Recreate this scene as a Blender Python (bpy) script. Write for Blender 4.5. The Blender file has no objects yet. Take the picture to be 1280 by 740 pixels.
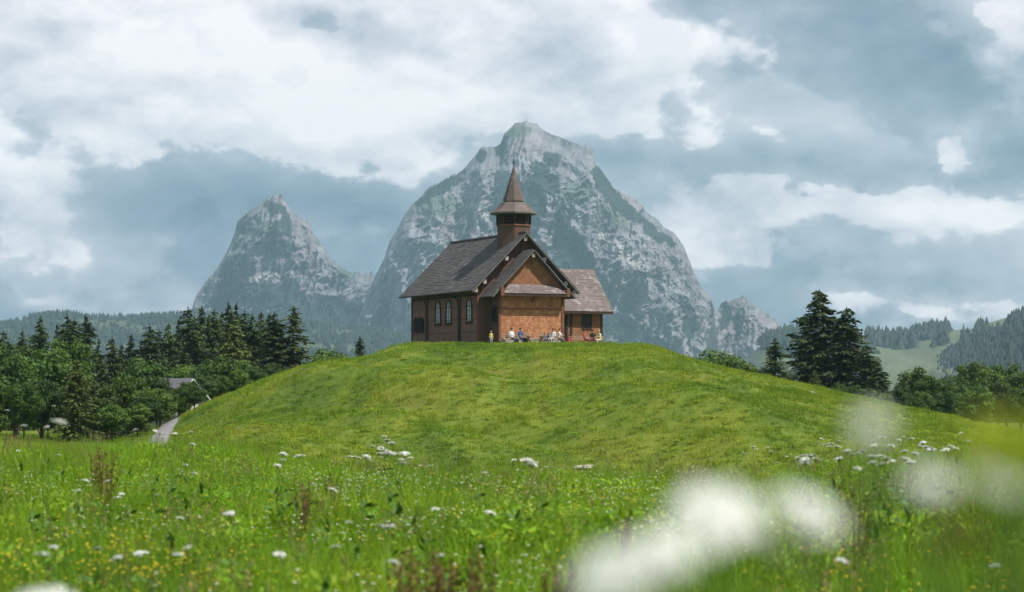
import bpy, bmesh, math, random
import numpy as np
from mathutils import Vector, Matrix

random.seed(11)
rng = np.random.default_rng(11)
R = math.radians
sc = bpy.context.scene
col = sc.collection

# ------------------------------------------------------------------ camera, sky, sun, exposure
F = 85.0 / 36.0 * 1280.0          # focal length in photo pixels
EYE = 1.6
HOR = 500.0                       # photo row of the horizon
cam_d = bpy.data.cameras.new('camera')
cam = bpy.data.objects.new('camera', cam_d)
col.objects.link(cam)
cam.location = (0, 0, EYE)
cam.rotation_euler = (R(90), 0, 0)
cam_d.lens = 85
cam_d.sensor_width = 36
cam_d.shift_y = (HOR - 370) / 1280.0
cam_d.clip_start = 0.05
cam_d.clip_end = 40000
cam_d.dof.use_dof = True
cam_d.dof.focus_distance = 150
cam_d.dof.aperture_fstop = 3.2
sc.camera = cam

SUN_EL = 57.0
SUN_AZ = 62.0                     # degrees to the right of straight back from the camera
sdir = Vector((math.sin(R(SUN_AZ)) * math.cos(R(SUN_EL)), -math.cos(R(SUN_AZ)) * math.cos(R(SUN_EL)), math.sin(R(SUN_EL))))
sun_d = bpy.data.lights.new('sun', 'SUN')
sun = bpy.data.objects.new('sun', sun_d)
col.objects.link(sun)
sun.location = (60, -40, 120)
sun.rotation_euler = (-sdir).to_track_quat('-Z', 'Y').to_euler()
sun_d.energy = 4.9
sun_d.angle = R(0.6)
sun_d.color = (1.0, 0.95, 0.87)

sc.view_settings.view_transform = 'Standard'
sc.view_settings.look = 'None'
sc.view_settings.exposure = 0.2
sc.view_settings.gamma = 1
sc.view_settings.use_curve_mapping = False
sc.cycles.use_denoising = True
sc.cycles.max_bounces = 6
sc.cycles.diffuse_bounces = 3
sc.cycles.transparent_max_bounces = 8
sc.cycles.volume_bounces = 1
sc.cycles.sample_clamp_indirect = 6

# ---- little node helper
class NT:
    def __init__(s, tree):
        s.t = tree; s.n = tree.nodes; s.l = tree.links
    def new(s, typ, **kw):
        n = s.n.new(typ)
        for k, v in kw.items(): setattr(n, k, v)
        return n
    def _set(s, sock, v):
        if v is None: return
        if isinstance(v, bpy.types.NodeSocket): s.l.new(v, sock)
        else:
            if hasattr(sock, 'default_value'):
                if isinstance(v, (tuple, list)) and len(v) == 3 and len(sock.default_value) == 4: v = (*v, 1)
                sock.default_value = v
    def math(s, op, a, b=None, c=None, clamp=False):
        n = s.new('ShaderNodeMath', operation=op, use_clamp=clamp)
        s._set(n.inputs[0], a); s._set(n.inputs[1], b); s._set(n.inputs[2], c)
        return n.outputs[0]
    def vmath(s, op, a, b=None, out=0):
        n = s.new('ShaderNodeVectorMath', operation=op)
        s._set(n.inputs[0], a); s._set(n.inputs[1], b)
        return n.outputs[out]
    def noise(s, vec, scale, detail=4, rough=0.55, dist=0.0, out=0, lac=2.0):
        n = s.new('ShaderNodeTexNoise')
        s._set(n.inputs['Vector'], vec); n.inputs['Scale'].default_value = scale
        n.inputs['Detail'].default_value = detail; n.inputs['Roughness'].default_value = rough
        n.inputs['Distortion'].default_value = dist; n.inputs['Lacunarity'].default_value = lac
        return n.outputs[out]
    def mix(s, f, a, b, blend='MIX'):
        n = s.new('ShaderNodeMix', data_type='RGBA', blend_type=blend)
        n.clamp_factor = True
        s._set(n.inputs[0], f); s._set(n.inputs[6], a); s._set(n.inputs[7], b)
        return n.outputs[2]
    def ramp(s, f, stops):
        n = s.new('ShaderNodeValToRGB')
        s._set(n.inputs[0], f)
        e = n.color_ramp.elements
        while len(e) < len(stops): e.new(0.5)
        for el, (p, c) in zip(e, stops):
            el.position = p
            el.color = (*c, 1) if len(c) == 3 else c
        return n.outputs[0]
    def mrange(s, f, a, b, c=0.0, d=1.0, smooth=True):
        n = s.new('ShaderNodeMapRange', interpolation_type='SMOOTHSTEP' if smooth else 'LINEAR')
        s._set(n.inputs[0], f)
        for i, v in enumerate((a, b, c, d)): n.inputs[i + 1].default_value = v
        return n.outputs[0]

def srgb(r, g, b):
    f = lambda c: (c / 255 / 12.92) if c / 255 <= 0.04045 else ((c / 255 + 0.055) / 1.055) ** 2.4
    return (f(r), f(g), f(b))

# ---- sky: physical sky behind a deck of broken cloud
world = bpy.data.worlds.new('World')
sc.world = world
world.use_nodes = True
w = NT(world.node_tree)
w.n.clear()
sky = w.new('ShaderNodeTexSky', sky_type='NISHITA')
sky.sun_disc = False
sky.sun_elevation = R(SUN_EL)
sky.sun_rotation = math.atan2(sdir.x, sdir.y)
sky.altitude = 1300
sky.air_density = 1.2
sky.dust_density = 2.0
skyc = w.vmath('SCALE', sky.outputs[0]); skyc.node.inputs['Scale'].default_value = 0.09
tc = w.new('ShaderNodeTexCoord')
D3 = tc.outputs['Generated']
sep = w.new('ShaderNodeSeparateXYZ'); w.l.new(D3, sep.inputs[0])
az = w.math('ARCTAN2', sep.outputs[0], sep.outputs[1])
el = w.math('ARCSINE', sep.outputs[2])
UV = w.new('ShaderNodeCombineXYZ')
w.l.new(w.math('MULTIPLY', az, F / 100), UV.inputs[0]); w.l.new(w.math('MULTIPLY', el, F / 100), UV.inputs[1])
st = w.vmath('MULTIPLY', D3, (1, 1, 1.7))
warp = w.vmath('SUBTRACT', w.noise(st, 9, 6, 0.58, out=1), (0.5, 0.5, 0.5))
UVw = w.vmath('ADD', UV.outputs[0], w.vmath('MULTIPLY', warp, (2.6, 1.3, 0)))
warp2 = w.vmath('SUBTRACT', w.noise(st, 38, 5, 0.6, out=1), (0.5, 0.5, 0.5))
UVw = w.vmath('ADD', UVw, w.vmath('MULTIPLY', warp2, (0.75, 0.5, 0)))
def P2(px, py): return ((px - 640) / 100, (HOR - py) / 100, 0)
CL = [  # photo column, row, half-width, half-height, weight of each cloud bank
    (60, 40, 220, 110, .42), (330, 100, 150, 80, .26), (470, 60, 130, 90, .30), (600, 110, 120, 70, .24), (720, 30, 200, 70, .26),
    (20, 190, 90, 80, .20), (300, 225, 120, 40, -.20), (200, 285, 110, 45, -.22), (420, 265, 120, 50, -.18), (560, 195, 60, 45, .06),
    (70, 300, 70, 36, .30), (20, 350, 90, 14, -.18), (130, 388, 150, 13, .16), (275, 285, 40, 20, .12), (395, 40, 18, 14, -.3),
    (860, 90, 90, 60, .10), (900, 212, 150, 22, -.30), (1110, 210, 130, 26, -.26), (1150, 90, 130, 70, -.18), (1190, 187, 22, 22, .42),
    (1255, 60, 26, 50, .34), (1045, 232, 120, 26, .34), (900, 262, 80, 22, .16), (1230, 250, 110, 22, .22), (895, 312, 60, 28, .46),
    (1010, 320, 90, 14, -.10), (1130, 300, 80, 24, .10), (1140, 345, 170, 13, -.16), (1080, 372, 90, 12, .14), (1230, 388, 140, 12, .22), (480, 325, 36, 22, .26),
]
acc = None
for (cx, cy, sx, sy, wt) in CL:
    d = w.vmath('MULTIPLY', w.vmath('SUBTRACT', UVw, P2(cx, cy)), (100 / sx, 100 / sy, 0))
    q = w.vmath('DOT_PRODUCT', d, d, out=1)
    g = w.math('MULTIPLY', w.math('POWER', 2.718, w.math('MULTIPLY', q, -0.7)), wt)
    acc = g if acc is None else w.math('ADD', acc, g)
n1 = w.noise(st, 7, 8, 0.52, 0.3)
n2 = w.noise(w.vmath('MULTIPLY', D3, (1, 1, 1.5)), 24, 9, 0.58, 0.5)
def billow(sc_, dz):
    p_ = w.vmath('ADD', st, (.35 * dz, 0, dz)) if dz else st
    return w.noise(p_, sc_, 9, 0.52, 0.0)
pa, pb = billow(9, 0), billow(9, .026)
pc, pd = billow(22, 0), billow(22, .011)
puff = w.mrange(pa, 0.485, 0.535)
lit = w.math('ADD', w.math('SUBTRACT', pa, pb), w.math('MULTIPLY', w.math('SUBTRACT', pc, pd), .5))
b = w.math('ADD', w.math('MULTIPLY', acc, 0.95), 0.46)
b = w.math('ADD', b, w.math('MULTIPLY', w.math('SUBTRACT', n1, 0.5), 0.70))
b = w.math('ADD', b, w.math('MULTIPLY', w.math('SUBTRACT', n2, 0.5), 0.32))
b = w.math('ADD', b, w.math('MULTIPLY', w.math('SUBTRACT', puff, 0.5), 0.16))
b = w.math('ADD', b, w.math('MULTIPLY', lit, 1.3))
# bright cumulus heads with firm edges in front of the soft slate layer
pe = w.noise(st, 60, 6, 0.55)
q = w.math('ADD', w.math('MULTIPLY', acc, 1.25), w.math('MULTIPLY', w.math('SUBTRACT', pa, .5), 1.7))
q = w.math('ADD', q, w.math('MULTIPLY', w.math('SUBTRACT', pc, .5), 1.0))
q = w.math('ADD', q, w.math('MULTIPLY', w.math('SUBTRACT', pe, .5), .35))
alpha = w.mrange(q, .17, .30)
head = w.math('ADD', w.math('ADD', w.math('MULTIPLY', acc, .34), .73), w.math('MULTIPLY', lit, 2.0))
soft = w.math('MULTIPLY', b, .78)
b = w.math('ADD', soft, w.math('MULTIPLY', w.math('MULTIPLY', w.math('MAXIMUM', w.math('SUBTRACT', head, soft), -.05), alpha), .85))
ccol = w.ramp(b, [(0.0, srgb(102, 124, 144)), (0.26, srgb(138, 155, 172)), (0.52, srgb(186, 193, 205)), (0.78, srgb(229, 228, 235)), (1.0, srgb(255, 251, 252))])
cover = w.mrange(n1, 0.30, 0.44)
final = w.mix(w.math('MAXIMUM', cover, 0.86), skyc, ccol)
bg = w.new('ShaderNodeBackground'); w.l.new(final, bg.inputs[0]); bg.inputs[1].default_value = 1.0
wo = w.new('ShaderNodeOutputWorld'); w.l.new(bg.outputs[0], wo.inputs[0])

# ------------------------------------------------------------------ numpy noise
def _h(ix, iy, iz, s):
    n = (ix.astype(np.int64) * 374761393 + iy.astype(np.int64) * 668265263 + iz.astype(np.int64) * 1274126177 + s * 974634777) & 0xffffffff
    n = ((n ^ (n >> 13)) * 1274126177) & 0xffffffff
    n = ((n ^ (n >> 16)) * 2246822519) & 0xffffffff
    return ((n ^ (n >> 15)) & 0xffffff) / float(0xffffff)
def vn(x, y, z=0.0, s=0):
    x, y, z = np.broadcast_arrays(np.asarray(x, float), np.asarray(y, float), np.asarray(z, float))
    ix, iy, iz = np.floor(x), np.floor(y), np.floor(z)
    fx, fy, fz = x - ix, y - iy, z - iz
    fx, fy, fz = [f * f * f * (f * (f * 6 - 15) + 10) for f in (fx, fy, fz)]
    r = 0
    for a in (0, 1):
        for b_ in (0, 1):
            for c in (0, 1):
                r = r + _h(ix + a, iy + b_, iz + c, s) * (fx if a else 1 - fx) * (fy if b_ else 1 - fy) * (fz if c else 1 - fz)
    return r
def fbm(x, y, z=0.0, s=0, o=5, g=0.5, l=2.03):
    t = 0; a = 1; n = 0
    for k in range(o):
        t = t + a * (vn(x, y, z, s + k) - 0.5); n += a; a *= g
        x = np.asarray(x) * l; y = np.asarray(y) * l; z = np.asarray(z) * l
    return t / n * 2
def ridged(x, y, z=0.0, s=0, o=5, g=0.5):
    t = 0; a = 1; n = 0
    for k in range(o):
        t = t + a * (1 - np.abs(vn(x, y, z, s + k) * 2 - 1)); n += a; a *= g
        x = np.asarray(x) * 2.07; y = np.asarray(y) * 2.07; z = np.asarray(z) * 2.07
    return t / n
def ss(a, b_, x):
    t = np.clip((np.asarray(x, float) - a) / (b_ - a), 0, 1)
    return t * t * (3 - 2 * t)

# ------------------------------------------------------------------ terrain
CH_Z = 6.1                                    # ground level at the chapel
CH_O = Vector((0.8, 200.8, CH_Z))             # middle of the nave's front wall
CH_A = R(26)
_px = np.array([-80, -45, -33, -29.5, -26.5, -22.6, -17.4, -13.5, -11.2, -9.6, -7.7, -4, 0, 7, 10.3, 14.8, 20.6, 28.4, 36, 45, 60, 90])
_pz = np.array([-1.5, -1.6, -2.0, -2.2, -.5, 1.75, 3.6, 4.5, 4.75, 5.05, 5.78, 5.86, 5.86, 5.86, 5.82, 4.3, 3.05, 1.1, -1.0, -1.7, -2.2, -2.2])
_gx = np.linspace(-80, 90, 1701)
_gz = np.interp(_gx, _px, _pz)
_k = np.exp(-np.linspace(-2.4, 2.4, 21) ** 2); _k /= _k.sum()
_gz = np.convolve(np.pad(_gz, 10, mode='edge'), _k, 'valid')
def ground_z(x, y):
    x = np.asarray(x, float); y = np.asarray(y, float)
    prof = np.interp(x, _gx, _gz)
    low = -1.3 - 0.9 * ss(-18, 0, x) * ss(60, 30, np.abs(x)) - 0.0 * y
    low = low + 0.2 * ss(20, 45, x) * ss(280, 160, y)
    y0 = 92 + 62 * ss(-11, -25, x)
    t = np.clip((y - y0) / (190 - y0), 0, 1)
    front = np.where(t < 1, 0.62 * np.sin(t * np.pi / 2) ** 1.25 + 0.38 * t * t * (3 - 2 * t), 1)
    back = ss(300, 218, y)
    hill = low + (prof - low) * front * back
    # near meadow: a low bank that falls away before the knoll
    ys = 36 + 22 * ss(-1.5, -8, x) + 16 * ss(4, 9, x)
    dip = ss(0, 1, (y - ys) / 34)
    near = 0.15 * ss(-3, -9, x) * ss(12, 30, y) + 0.02 * np.sin(x * .6 + y * .31)
    z = near * (1 - dip) + hill * dip
    # bank at the right of the meadow
    z = z + 1.4 * np.exp(-(((x - 22) / 8.0) ** 2 + ((y - 84) / 22.0) ** 2))
    amp = ss(60, 110, y) * ss(320, 240, y) * (1 - .75 * ss(10, 20, np.abs(x))) * (1 - .86 * ss(146, 170, y))
    cd = np.maximum(np.abs((x - .8) / 10.4), np.abs((y - 205) / 13.5))
    keep = ss(0.85, 1.25, cd)
    amp = amp * (1 - .85 * np.exp(-(((x - 1) / 14) ** 2 + ((y - 188) / 16) ** 2)))
    z = z + amp * keep * (1.15 * fbm(x / 15, y / 24, s=5, o=3) + 0.42 * fbm(x / 3.2, y / 5.0, s=9, o=3) + 1.35 * fbm((x + .6 * y) / 9, (y - .6 * x) / 30, s=19, o=2))
    z = z + ss(60, 20, y) * (0.10 * fbm(x / 2.5, y / 2.5, s=31, o=3))
    z = z * keep + (CH_Z - 0.03) * (1 - keep)
    for bx, by, rx, ry, hgt in ((-12, 138, 5, 8, .5), (-6, 158, 5, 8, -.8), (4, 146, 7, 8, .75), (14, 160, 6, 9, -.8), (-1, 132, 9, 8, -.6), (10, 128, 6, 7, .5), (-13, 140, 6, 9, -.5)):
        z = z + hgt * np.exp(-(((x - bx) / rx) ** 2 + ((y - by) / ry) ** 2)) * keep
    # beyond the knoll the land drops to the valley
    far = ss(300, 900, y)
    z = z * (1 - far) - 55 * far
    side = ss(90, 400, np.abs(x))
    return z * (1 - side) + side * (-6 - 50 * far)
def gz(x, y): return float(ground_z(x, y))
def proj(x, y, z): return 640 + x / y * F, HOR - (z - EYE) / y * F
def find_d(px, py, h, d0=6.0, d1=60.0):
    ds = np.linspace(d0, d1, 600)
    xs = (px - 640) / F * ds
    rows = HOR - (ground_z(xs, ds) + h - EYE) / ds * F
    i = int(np.argmin(np.abs(rows - py)))
    return float(xs[i]), float(ds[i])

# ------------------------------------------------------------------ mesh helpers
def mesh_from(name, verts, faces):
    me = bpy.data.meshes.new(name)
    if isinstance(verts, np.ndarray) and isinstance(faces, np.ndarray):
        k = faces.shape[1]
        me.vertices.add(len(verts)); me.vertices.foreach_set('co', verts.astype(np.float32).ravel())
        me.loops.add(faces.size); me.loops.foreach_set('vertex_index', faces.astype(np.int32).ravel())
        me.polygons.add(len(faces)); me.polygons.foreach_set('loop_start', np.arange(0, faces.size, k, dtype=np.int32))
        me.update(calc_edges=True)
    else:
        me.from_pydata([tuple(v) for v in verts], [], faces); me.update()
    return me
def link(name, me, mat=None, parent=None, smooth=False):
    o = bpy.data.objects.new(name, me); col.objects.link(o)
    if mat is not None and me is not None and not me.materials: me.materials.append(mat)
    if parent: o.parent = parent
    if smooth and me is not None: me.polygons.foreach_set('use_smooth', np.ones(len(me.polygons), dtype=bool))
    return o
def empty(name, loc=(0, 0, 0), rz=0, scale=1.0):
    o = bpy.data.objects.new(name, None); col.objects.link(o)
    o.location = loc; o.rotation_euler = (0, 0, rz); o.scale = (scale,) * 3
    o.empty_display_size = 0.2
    return o
def tag(o, label=None, cat=None, group=None, kind=None):
    if label: o['label'] = label
    if cat: o['category'] = cat
    if group: o['group'] = group
    if kind: o['kind'] = kind
    return o
class MB:
    def __init__(s): s.v = []; s.f = []
    def add(s, vs, fs):
        n = len(s.v); s.v += [tuple(v) for v in vs]; s.f += [tuple(i + n for i in f) for f in fs]; return s
    def box(s, x0, x1, y0, y1, z0, z1):
        return s.add([(x0, y0, z0), (x1, y0, z0), (x1, y1, z0), (x0, y1, z0), (x0, y0, z1), (x1, y0, z1), (x1, y1, z1), (x0, y1, z1)],
                     [(3, 2, 1, 0), (4, 5, 6, 7), (0, 1, 5, 4), (1, 2, 6, 5), (2, 3, 7, 6), (3, 0, 4, 7)])
    def bar(s, a, b, wd, hd=None, up=(0, 0, 1)):
        a = Vector(a); b = Vector(b); hd = hd or wd
        d = (b - a).normalized(); u = Vector(up)
        if abs(d.dot(u)) > .95: u = Vector((1, 0, 0))
        sd = d.cross(u).normalized() * wd / 2; up_ = sd.cross(d).normalized() * hd / 2
        vs = [p + i * sd + j * up_ for p in (a, b) for i, j in ((-1, -1), (1, -1), (1, 1), (-1, 1))]
        return s.add(vs, [(0, 1, 2, 3), (7, 6, 5, 4), (0, 4, 5, 1), (1, 5, 6, 2), (2, 6, 7, 3), (3, 7, 4, 0)])
    def tube(s, pts, rad, n=6, cap=True):
        pts = [Vector(p) for p in pts]; rings = []
        rr = rad if isinstance(rad, (list, tuple)) else [rad] * len(pts)
        for i, p in enumerate(pts):
            d = (pts[min(i + 1, len(pts) - 1)] - pts[max(i - 1, 0)]).normalized()
            u = Vector((0, 0, 1)) if abs(d.z) < .9 else Vector((1, 0, 0))
            a = d.cross(u).normalized(); b_ = d.cross(a)
            rings.append([p + rr[i] * (a * math.cos(k * 2 * math.pi / n) + b_ * math.sin(k * 2 * math.pi / n)) for k in range(n)])
        vs = [v for r_ in rings for v in r_]; fs = []
        for i in range(len(pts) - 1):
            for k in range(n):
                fs.append((i * n + k, i * n + (k + 1) % n, (i + 1) * n + (k + 1) % n, (i + 1) * n + k))
        if cap: fs += [tuple(range(n))[::-1], tuple((len(pts) - 1) * n + k for k in range(n))]
        return s.add(vs, fs)
    def prism(s, poly, f0, f1):              # poly of (a,b) mapped by the two functions
        n = len(poly); vs = [f0(*p) for p in poly] + [f1(*p) for p in poly]
        fs = [tuple(range(n))[::-1], tuple(range(n, 2 * n))] + [(i, (i + 1) % n, n + (i + 1) % n, n + i) for i in range(n)]
        return s.add(vs, fs)
    def mesh(s, name):
        me = mesh_from(name, s.v, s.f)
        bm = bmesh.new(); bm.from_mesh(me); bmesh.ops.recalc_face_normals(bm, faces=bm.faces); bm.to_mesh(me); bm.free()
        return me
    def build(s, name, mat, parent=None, smooth=False): return link(name, s.mesh(name), mat, parent, smooth)

# ------------------------------------------------------------------ materials
def new_mat(name):
    m = bpy.data.materials.new(name); m.use_nodes = True
    t = NT(m.node_tree); t.n.clear()
    out = t.new('ShaderNodeOutputMaterial'); p = t.new('ShaderNodeBsdfPrincipled')
    t.l.new(p.outputs[0], out.inputs[0])
    p.inputs['Roughness'].default_value = 0.85
    p.inputs['Specular IOR Level'].default_value = 0.25
    return m, t, p, out
def simple_mat(name, c, rough=.8, var=.25, scale=6, metallic=0.0, bump=0.0):
    m, t, p, out = new_mat(name)
    tcn = t.new('ShaderNodeTexCoord')
    n = t.noise(tcn.outputs['Object'], scale, 5, .6)
    a = tuple(max(0, x * (1 - var)) for x in c); b_ = tuple(min(1, x * (1 + var)) for x in c)
    t.l.new(t.ramp(n, [(.3, a), (.7, b_)]), p.inputs['Base Color'])
    p.inputs['Roughness'].default_value = rough; p.inputs['Metallic'].default_value = metallic
    if bump:
        bn = t.new('ShaderNodeBump'); bn.inputs['Strength'].default_value = bump; bn.inputs['Distance'].default_value = .02
        t.l.new(n, bn.inputs['Height']); t.l.new(bn.outputs[0], p.inputs['Normal'])
    return m
def wood_shingle(name, c0, c1, c2, row=.14, wid=.16, bump=.5, blotch=1.2):
    """small overlapping wooden shingles: brick pattern gives the courses, noise the weathering"""
    m, t, p, out = new_mat(name)
    tcn = t.new('ShaderNodeTexCoord')
    sp = t.new('ShaderNodeSeparateXYZ'); t.l.new(tcn.outputs['Object'], sp.inputs[0])
    cb = t.new('ShaderNodeCombineXYZ')
    t.l.new(t.math('ADD', sp.outputs[0], sp.outputs[1]), cb.inputs[0]); t.l.new(sp.outputs[2], cb.inputs[1])
    br = t.new('ShaderNodeTexBrick')
    t.l.new(cb.outputs[0], br.inputs['Vector'])
    br.inputs['Scale'].default_value = 1.0; br.inputs['Brick Width'].default_value = wid; br.inputs['Row Height'].default_value = row
    br.inputs['Mortar Size'].default_value = .008; br.inputs['Bias'].default_value = 0
    br.inputs['Color1'].default_value = (*c0, 1); br.inputs['Color2'].default_value = (*c1, 1)
    br.inputs['Mortar'].default_value = (*[x * .45 for x in c0], 1)
    n = t.noise(tcn.outputs['Object'], blotch, 6, .65)
    n2 = t.noise(tcn.outputs['Object'], 9, 4, .6)
    c = t.mix(t.mrange(n, .38, .66), br.outputs[0], c2)
    c = t.mix(t.mrange(n2, .3, .75, 0, .55), c, t.mix(0.5, br.outputs[0], c1))
    t.l.new(c, p.inputs['Base Color'])
    bn = t.new('ShaderNodeBump'); bn.inputs['Strength'].default_value = bump; bn.inputs['Distance'].default_value = .02
    t.l.new(t.math('ADD', br.outputs['Fac'], t.math('MULTIPLY', n2, -.8)), bn.inputs['Height']); bn.invert = True
    t.l.new(bn.outputs[0], p.inputs['Normal'])
    return m
def roof_mat(name, c0, c1, lichen, amount):
    m, t, p, out = new_mat(name)
    tcn = t.new('ShaderNodeTexCoord')
    o = tcn.outputs['Object']
    n = t.noise(t.vmath('MULTIPLY', o, (1, 1, 1)), .7, 6, .62)
    n2 = t.noise(t.vmath('MULTIPLY', o, (5, 5, 3)), 1.6, 5, .6)
    n3 = t.noise(o, 1.1, 7, .7, .8)
    c = t.ramp(t.math('ADD', t.math('MULTIPLY', n, .5), t.math('MULTIPLY', n2, .5)), [(.33, c0), (.66, c1)])
    c = t.mix(t.math('MULTIPLY', t.mrange(n3, .52, .66), amount), c, lichen)
    t.l.new(c, p.inputs['Base Color'])
    p.inputs['Roughness'].default_value = .75
    bn = t.new('ShaderNodeBump'); bn.inputs['Strength'].default_value = .4; bn.inputs['Distance'].default_value = .03
    t.l.new(n2, bn.inputs['Height']); t.l.new(bn.outputs[0], p.inputs['Normal'])
    return m

def grass_color(t, kind):
    """meadow colour from world position, so turf and the grass on it agree; kind hill or meadow"""
    g = t.new('ShaderNodeNewGeometry'); pos = g.outputs['Position']
    q = t.vmath('MULTIPLY', pos, (1, .45, 0)) if kind == 'hill' else t.vmath('MULTIPLY', pos, (1, .8, 0))
    a = t.noise(q, .11 if kind == 'hill' else .3, 5, .65)
    b_ = t.noise(q, .42 if kind == 'hill' else 1.1, 5, .65)
    c_ = t.noise(q, .22, 5, .7, .5)
    f = t.math('ADD', t.math('MULTIPLY', a, .55), t.math('MULTIPLY', b_, .45))
    if kind == 'hill':
        c = t.ramp(f, [(.38, (.068, .135, .009)), (.48, (.130, .210, .012)), (.58, (.215, .265, .018))])
        c = t.mix(t.mrange(c_, .54, .72, 0, .5), c, (.185, .150, .034))
    else:
        c = t.ramp(f, [(.36, (.070, .165, .006)), (.50, (.155, .290, .010)), (.62, (.255, .355, .020))])
        c = t.mix(t.mrange(c_, .60, .76, 0, .40), c, (.15, .125, .04))
    return c
def grass_mat(name, kind, lift=1.0, rnd=.35):
    m, t, p, out = new_mat(name)
    c = grass_color(t, kind)
    oi = t.new('ShaderNodeObjectInfo')
    hsv = t.new('ShaderNodeHueSaturation')
    t.l.new(c, hsv.inputs['Color'])
    t.l.new(t.mrange(oi.outputs['Random'], 0, 1, .475, .515, False), hsv.inputs['Hue'])
    t.l.new(t.math('MULTIPLY', t.mrange(t.math('FRACT', t.math('MULTIPLY', oi.outputs['Random'], 7.3)), 0, 1, 1 - rnd, 1 + rnd, False), lift), hsv.inputs['Value'])
    t.l.new(hsv.outputs[0], p.inputs['Base Color'])
    p.inputs['Roughness'].default_value = .6
    tr = t.new('ShaderNodeBsdfTranslucent'); t.l.new(t.mix(.5, hsv.outputs[0], (.26, .40, .012)), tr.inputs[0])
    ms = t.new('ShaderNodeMixShader'); ms.inputs[0].default_value = .35
    t.l.new(p.outputs[0], ms.inputs[1]); t.l.new(tr.outputs[0], ms.inputs[2]); t.l.new(ms.outputs[0], out.inputs[0])
    return m
def leaf_mat(name, c0, c1, trans=.25, scale=.9):
    m, t, p, out = new_mat(name)
    tcn = t.new('ShaderNodeTexCoord')
    oi = t.new('ShaderNodeObjectInfo')
    n = t.noise(tcn.outputs['Object'], scale, 4, .6)
    n2 = t.noise(tcn.outputs['Object'], 6, 3, .6)
    f = t.math('ADD', t.math('MULTIPLY', n, .6), t.math('MULTIPLY', n2, .4))
    c = t.ramp(f, [(.35, c0), (.65, c1)])
    hsv = t.new('ShaderNodeHueSaturation'); t.l.new(c, hsv.inputs['Color'])
    t.l.new(t.mrange(oi.outputs['Random'], 0, 1, .485, .512, False), hsv.inputs['Hue'])
    t.l.new(t.mrange(t.math('FRACT', t.math('MULTIPLY', oi.outputs['Random'], 9.1)), 0, 1, .75, 1.25, False), hsv.inputs['Value'])
    t.l.new(hsv.outputs[0], p.inputs['Base Color']); p.inputs['Roughness'].default_value = .6
    tr = t.new('ShaderNodeBsdfTranslucent'); t.l.new(hsv.outputs[0], tr.inputs[0])
    ms = t.new('ShaderNodeMixShader'); ms.inputs[0].default_value = trans
    t.l.new(p.outputs[0], ms.inputs[1]); t.l.new(tr.outputs[0], ms.inputs[2]); t.l.new(ms.outputs[0], out.inputs[0])
    return m
def attr_mat(name, rough=.95):
    m, t, p, out = new_mat(name)
    a = t.new('ShaderNodeAttribute', attribute_name='tint')
    t.l.new(a.outputs['Color'], p.inputs['Base Color']); p.inputs['Roughness'].default_value = rough
    p.inputs['Specular IOR Level'].default_value = .1
    return m

M = {}
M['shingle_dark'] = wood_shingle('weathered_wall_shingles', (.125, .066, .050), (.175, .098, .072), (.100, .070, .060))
M['shingle_front'] = wood_shingle('orange_wall_shingles', (.40, .150, .062), (.62, .330, .170), (.30, .105, .045), row=.19, wid=.17, bump=.8, blotch=2.6)  # brighter, more orange shingles than on the other walls
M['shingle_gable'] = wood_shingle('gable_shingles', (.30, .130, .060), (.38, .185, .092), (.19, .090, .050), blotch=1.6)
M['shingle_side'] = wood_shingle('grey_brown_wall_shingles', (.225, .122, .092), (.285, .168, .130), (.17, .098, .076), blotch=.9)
M['roof'] = roof_mat('grey_roof_shingles', (.062, .057, .056), (.112, .104, .101), (.20, .19, .186), .6)
M['roof_red'] = roof_mat('reddish_roof_shingles', (.125, .098, .092), (.185, .150, .142), (.40, .37, .36), .6)
M['spire'] = roof_mat('spire_shingles', (.105, .078, .068), (.165, .130, .116), (.26, .235, .22), .4)
M['timber'] = simple_mat('dark_timber', (.055, .034, .027), .8, .35, 9, bump=.2)
M['timber_red'] = simple_mat('red_brown_timber', (.20, .082, .048), .75, .3, 9, bump=.2)
M['timber_pale'] = simple_mat('pale_painted_timber', (.42, .36, .34), .7, .2, 12)
M['barge'] = simple_mat('weathered_grey_board', (.15, .135, .125), .8, .25, 7)
M['plinth'] = simple_mat('grey_plinth_stone', (.12, .11, .115), .9, .3, 3, bump=.4)
M['pane'] = simple_mat('sky_reflection_glass', (.44, .49, .54), .3, .25, 8)  # sky reflection put into the pale base colour of the panes
M['glass_dark'] = simple_mat('dark_window_glass', (.02, .022, .025), .15, .3, 3)
M['black'] = simple_mat('dark_interior', (.012, .010, .010), .8, .2, 3)
M['metal'] = simple_mat('dark_sheet_metal', (.045, .035, .035), .5, .2, 8, metallic=.3)
M['bark'] = simple_mat('bark', (.075, .055, .042), .9, .35, 7, bump=.5)
M['gravel'] = simple_mat('pale_gravel', (.25, .235, .24), .95, .2, 2.5, bump=.3)
M['asphalt'] = simple_mat('grey_asphalt', (.17, .17, .175), .9, .15, 2)
M['bench'] = simple_mat('bench_wood', (.34, .23, .16), .75, .25, 9)
M['stone'] = simple_mat('pale_limestone', (.42, .38, .34), .9, .25, 4, bump=.4)
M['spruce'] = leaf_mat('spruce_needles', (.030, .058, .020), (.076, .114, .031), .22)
M['spruce_lit'] = leaf_mat('yellow_green_needles', (.065, .100, .022), (.125, .165, .036), .22)  # larch and pale conifers; also paints sunlight onto the yellow-lit spruce
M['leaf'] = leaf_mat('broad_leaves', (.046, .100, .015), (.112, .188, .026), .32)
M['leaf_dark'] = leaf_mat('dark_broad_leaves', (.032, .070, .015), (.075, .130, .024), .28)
M['far_tree'] = leaf_mat('distant_conifers', (.010, .020, .013), (.018, .030, .017), .1, .02)
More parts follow.
